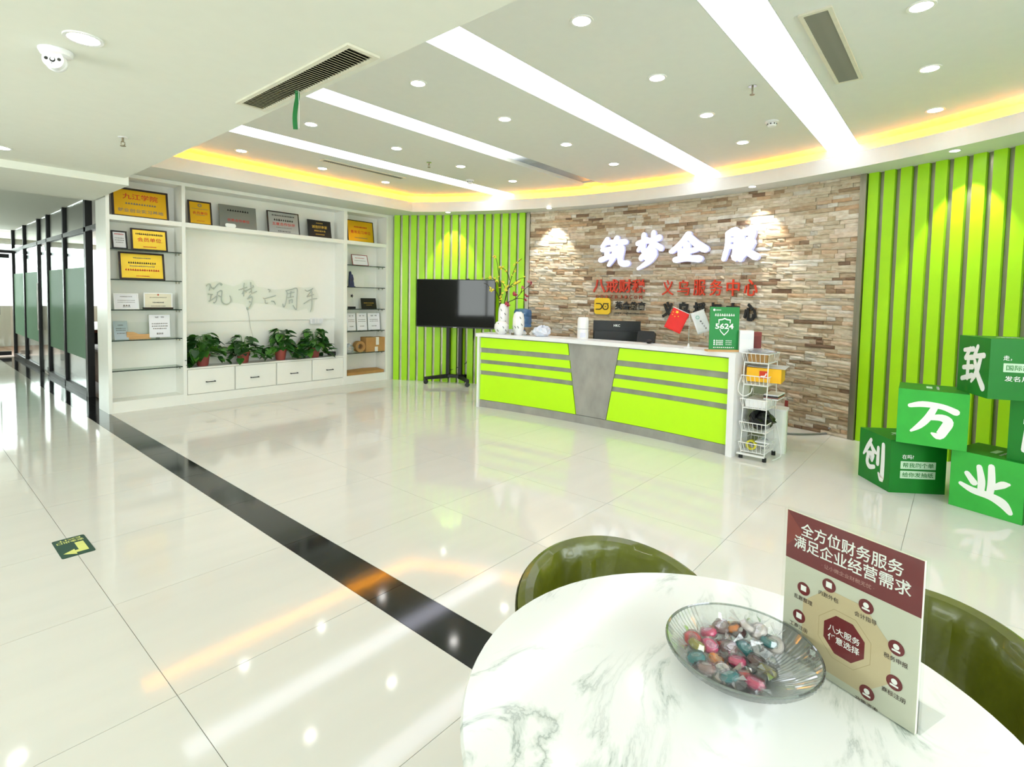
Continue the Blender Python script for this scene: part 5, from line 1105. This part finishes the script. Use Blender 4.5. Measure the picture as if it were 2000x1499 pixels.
def candy(ci):
    nm, cc_ = CC[ci]; r = thing('candy', f'{nm} boiled sweet in clear twist wrapper in the glass bowl', 'candy', group=f'{nm} sweets in the bowl')
    m = mat('candy_'+nm, cc_, .12, var=.12, scale=60, coat=.3)
    MB().lathe([(0, -.0045), (.0095, -.0045), (.012, -.002), (.012, .002), (.0095, .0045), (.0065, .0048)], 18).build('sweet', m, r, True); MB().disc(.0066, .0047, 14).build('sweet_centre', mat('candy_core_'+nm, tuple(int(v*.5+118) for v in cc_), .2, var=.3, scale=300), r)
    w_ = MB().lathe([(0, -.007), (.011, -.0065), (.0145, 0), (.011, .0068), (0, .0075)], 9)
    for s in (-1, 1):
        for k in range(6):
            a = k*pi/3; w_.add([(s*.013, 0, 0), (s*.03, .011*cos(a), .009*sin(a)), (s*.03, .011*cos(a+.9), .009*sin(a+.9))], [(0, 1, 2)])
    w_.build('wrapper', WRAP, r); return r
for (x, y, ci) in spots:
    q = pz(x, y, .7505+.03); d = Vector((q.x-bc.x, q.y-bc.y)); rad = d.length
    if rad > .082: d = d*(.082/rad); rad = .082
    zz = .7505+.0165+max(0, (rad-.045))*.5+rc.choice((0, .004, .008))
    if ci in proto: o = copy_tree(proto[ci])
    else: o = proto[ci] = candy(ci)
    o.location = (bc.x+d.x, bc.y+d.y, zz); o.rotation_euler = (rc.uniform(-.5, .5), rc.uniform(-.5, .5), rc.uniform(0, 6.28)); o.scale = (1.25, 1.25, 1.25)

# ================================================================== WIRE BASKET TROLLEY AND ITS CONTENTS
rk = thing('basket_trolley', 'white wire trolley of five stacked baskets at the desk end', 'trolley', (4.97, 1.265, 0))
XD, YW = .30, .20                              # local: x back, y towards the desk
tiers = (.065, .25, .46, .67, .87)
for (x, y) in ((0, 0), (0, YW), (XD, 0), (XD, YW)):
    MB().tube(catmull([(x, y, .035)]+[(x+(.012 if x == 0 else -.012)*(1 if k % 2 else -1)*.6, y, z) for k, z in enumerate((.16, .25, .36, .46, .57, .67, .78, .87))], 2), .0045, 6).build('post', M_WIRE, rk)
    MB().cyl(.018, 0, .035, 12, T(x, y, 0)).build('foot', M_BLACKP, rk)
MB().box(-.03, .0, -.005, YW+.03, .036, .05).build('base_bar', M_WIRE, rk)
for k, z in enumerate(tiers):
    b = MB(); h = .085; fl = .035
    lo = [(0, 0, z), (XD, 0, z), (XD, YW, z), (0, YW, z)]; hi = [(-fl, -fl*.4, z+h), (XD+fl*.3, -fl*.4, z+h), (XD+fl*.3, YW+fl*.4, z+h), (-fl, YW+fl*.4, z+h)]
    b.tube(hi, .004, 6, None, None, True); b.tube(lo, .004, 6, None, None, True)
    for i in range(4):
        A, B = Vector(lo[i]), Vector(lo[(i+1) % 4]); C, D = Vector(hi[i]), Vector(hi[(i+1) % 4]); n = 7 if i % 2 == 0 else 6
        for j in range(n): t = j/n; b.tube([A.lerp(B, t), C.lerp(D, t)], .0022, 4)
    for j in range(1, 9): b.tube([(XD*j/9, 0, z), (XD*j/9, YW, z)], .002, 4)
    for j in range(1, 4): b.tube([(0, YW*j/4, z), (XD, YW*j/4, z)], .002, 4)
    b.build('basket', M_WIRE, rk)
def rkp(x, y, z): return (4.97+x, 1.265+y, z)
yb_ = thing('yellow_box', 'yellow box with red patch tilted in the second basket from the top', 'box', rkp(.165, .06, .70), .12)
MB().box(-.13, .16, -.14, .14, .0, .125).build('carton', mat('yellow_card', (244, 184, 20), .45, var=.05), yb_); MB().add([(-.13, -.17, .127), (.2, -.17, .127), (.2, .14, .133), (-.13, .14, .133), (-.13, -.17, .129), (.2, -.17, .129), (.2, .14, .135), (-.13, .14, .135)], [(0, 3, 2, 1), (4, 5, 6, 7), (0, 1, 5, 4), (1, 2, 6, 5), (2, 3, 7, 6), (3, 0, 4, 7)]).build('grey_lid_sheet', mat('grey_sheet', (206, 208, 210), .4), yb_)
My = frame((-.1306, 0, .065), (0, -1, 0), (0, 0, 1)); MB().box(-.035, .035, -.03, .035, 0, .0006, My).build('red_patch', M_RED, yb_); stroke(q := MB(), [(-.02, -.012, .008), (.01, -.008, .01), (.02, .014, .008)], 1, My @ T(0, 0, .0007), .0005); q.build('white_swash', M_INKW, yb_)
def blob(name, label, cat, loc, dims, m, seed): return crumple(name, label, cat, loc, dims[0], dims[1], dims[2], m, seed)
r = thing('brown_boxes', 'brown cardboard tray in the top basket', 'box', rkp(.14, .1, .875))
MB().box(-.1, .12, -.08, .08, 0, .07).build('carton', M_CARD, r); MB().box(-.09, .11, -.07, .07, .07, .0715).build('inside', mat('dark_card', (100, 76, 48), .9), r)
blob('plastic_bag', 'crumpled white plastic bag on the top basket', 'bag', rkp(.12, .09, .95), (.15, .11, .022), M_BAG, 21)
r = thing('white_tray', 'white plastic tray in the middle basket', 'tray', rkp(.15, .1, .465)); MB().box(-.12, .16, -.085, .085, 0, .07).build('tray', M_WHITEP, r); MB().box(-.11, .15, -.075, .075, .07, .0712).build('inside', mat('tray_inside', (214, 214, 214), .5), r)
r = thing('paper_pile', 'papers with a red and black edge sticking out of the middle basket', 'papers', rkp(.22, -.0, .537)); 
for k, (mm, dx) in enumerate(((M_WHITEP, 0), (mat('dusty_red', (176, 110, 100), .6), .015), (M_BLACKP, -.01), (PAPER, .01))): MB().box(-.1+dx, .14+dx, -.06, .06, .012*k, .012*k+.011).build('sheaf', mm, r)
blob('black_bag', 'crumpled black plastic bag filling the second basket from the floor', 'bag', rkp(.17, .08, .262), (.15, .105, .088), mat('black_film', (16, 16, 18), .35), 31)
r = thing('tape_roll', 'yellow tape roll standing in the bottom basket', 'tape', rkp(.07, .13, .072)); MB().lathe([(.03, -.02), (.045, -.02), (.045, .02), (.03, .02), (.03, -.02)], 20, T(0, 0, .045) @ RY(radians(90))).build('roll', mat('yellow_tape', (214, 206, 40), .35), r, True)
blob('plastic_bag', 'crumpled clear plastic bag in the bottom basket', 'bag', rkp(.2, .07, .07), (.07, .06, .05), M_BAG, 41)
r = thing('folded_leaflet', 'white folded leaflet lying across the bottom basket', 'paper', rkp(.05, .03, .155)); MB().box(-.03, .1, -.06, .06, 0, .006, RY(.1)).box(-.03, .1, -.06, .06, .008, .012, RY(.06)).build('sheets', PAPER, r)
r = thing('waste_bin', 'tall translucent white plastic bin behind the wire trolley', 'bin', (tuple(pz(1512, 880))), .15)
MB().rbox(.2, .2, .05, 0, .40).build('bin_body', mat('milky_plastic', (240, 243, 238), .35, var=.01), r); MB().rbox(.215, .215, .055, .40, .415).build('bin_rim', M_WHITEP, r)
r = thing('red_board', 'narrow dark red board standing upright behind the white bin', 'board', (tuple(pz(1532, 877))), .2); MB().box(-.012, .012, -.014, .014, 0, .47).build('board', mat('dark_red_board', (140, 34, 28), .5), r); MB().box(-.013, .013, -.015, .015, .38, .40).build('band', M_INKW, r)
r = thing('white_cable', 'white cable hanging from the trolley to the floor', 'cable', rkp(.2, -.045, 0)); MB().tube(catmull([(.05, .02, .3), (.07, -.01, .15), (.05, -.03, .03), (-.02, -.02, .006), (-.12, .0, .006)], 5), .005, 6).build('cord', M_WIRE, r)
r = thing('charger_cable', 'white cable looping from the basket beside the desk end panel', 'cable', rkp(-.02, .16, .62)); MB().tube(catmull([(0, .06, .12), (-.01, .075, .0), (-.01, .03, -.05), (-.01, -.03, -.02), (0, -.04, .03)], 5), .004, 6).build('cord', M_WIRE, r)
# floor cable by the stone wall
P0 = [pz(1500, 846), pz(1560, 850.5), pz(1625, 848), pz(1640, 842)]; r = thing('floor_cable', 'grey cable run along the floor to the stone wall corner', 'cable', P0[1])
pts = [tuple(p-P0[1]+Vector((0, 0, .012))) for p in P0]; pts.append((wx(WR-.06, 1.02)-P0[1].x, 1.02-P0[1].y, .08)); MB().tube(catmull(pts, 6), .011, 7).build('cord', mat('grey_conduit', (150, 150, 150), .4, .3), r, True)
# exit sticker on the floor
sk = thing('floor_sticker', 'dark green exit arrow sticker stuck on the floor tiles', 'floor sticker', (.62, 3.633, .0003))
MB().rbox(.142, .282, .012, 0, .0012, RZ(0)).build('backing', mat('sticker_green', (12, 66, 50), .4, var=.08), sk)
SY = mat('sticker_yellow', (222, 226, 130), .45); Ms = T(0, 0, .0013) @ RZ(radians(-90)) @ Matrix.Scale(1, 4)
Mk = frame((0, 0, .0014), (-1, 0, 0), (0, -1, 0))
MB().prism([(.012, .045), (.05, .045), (.05, -.098), (-.004, -.098), (-.004, -.122), (-.055, -.082), (-.004, -.045), (-.004, -.066), (.012, -.066)], 0, .0004, T(0, 0, .0013)).build('arrow', SY, sk)
text(sk, '安全出口', frame((0, .077, .0018), (-1, 0, 0), (0, -1, 0)), SY, .115, .03, .02); text(sk, 'EXIT', frame((0, .112, .0018), (-1, 0, 0), (0, -1, 0)), SY, .1, .02, .01)
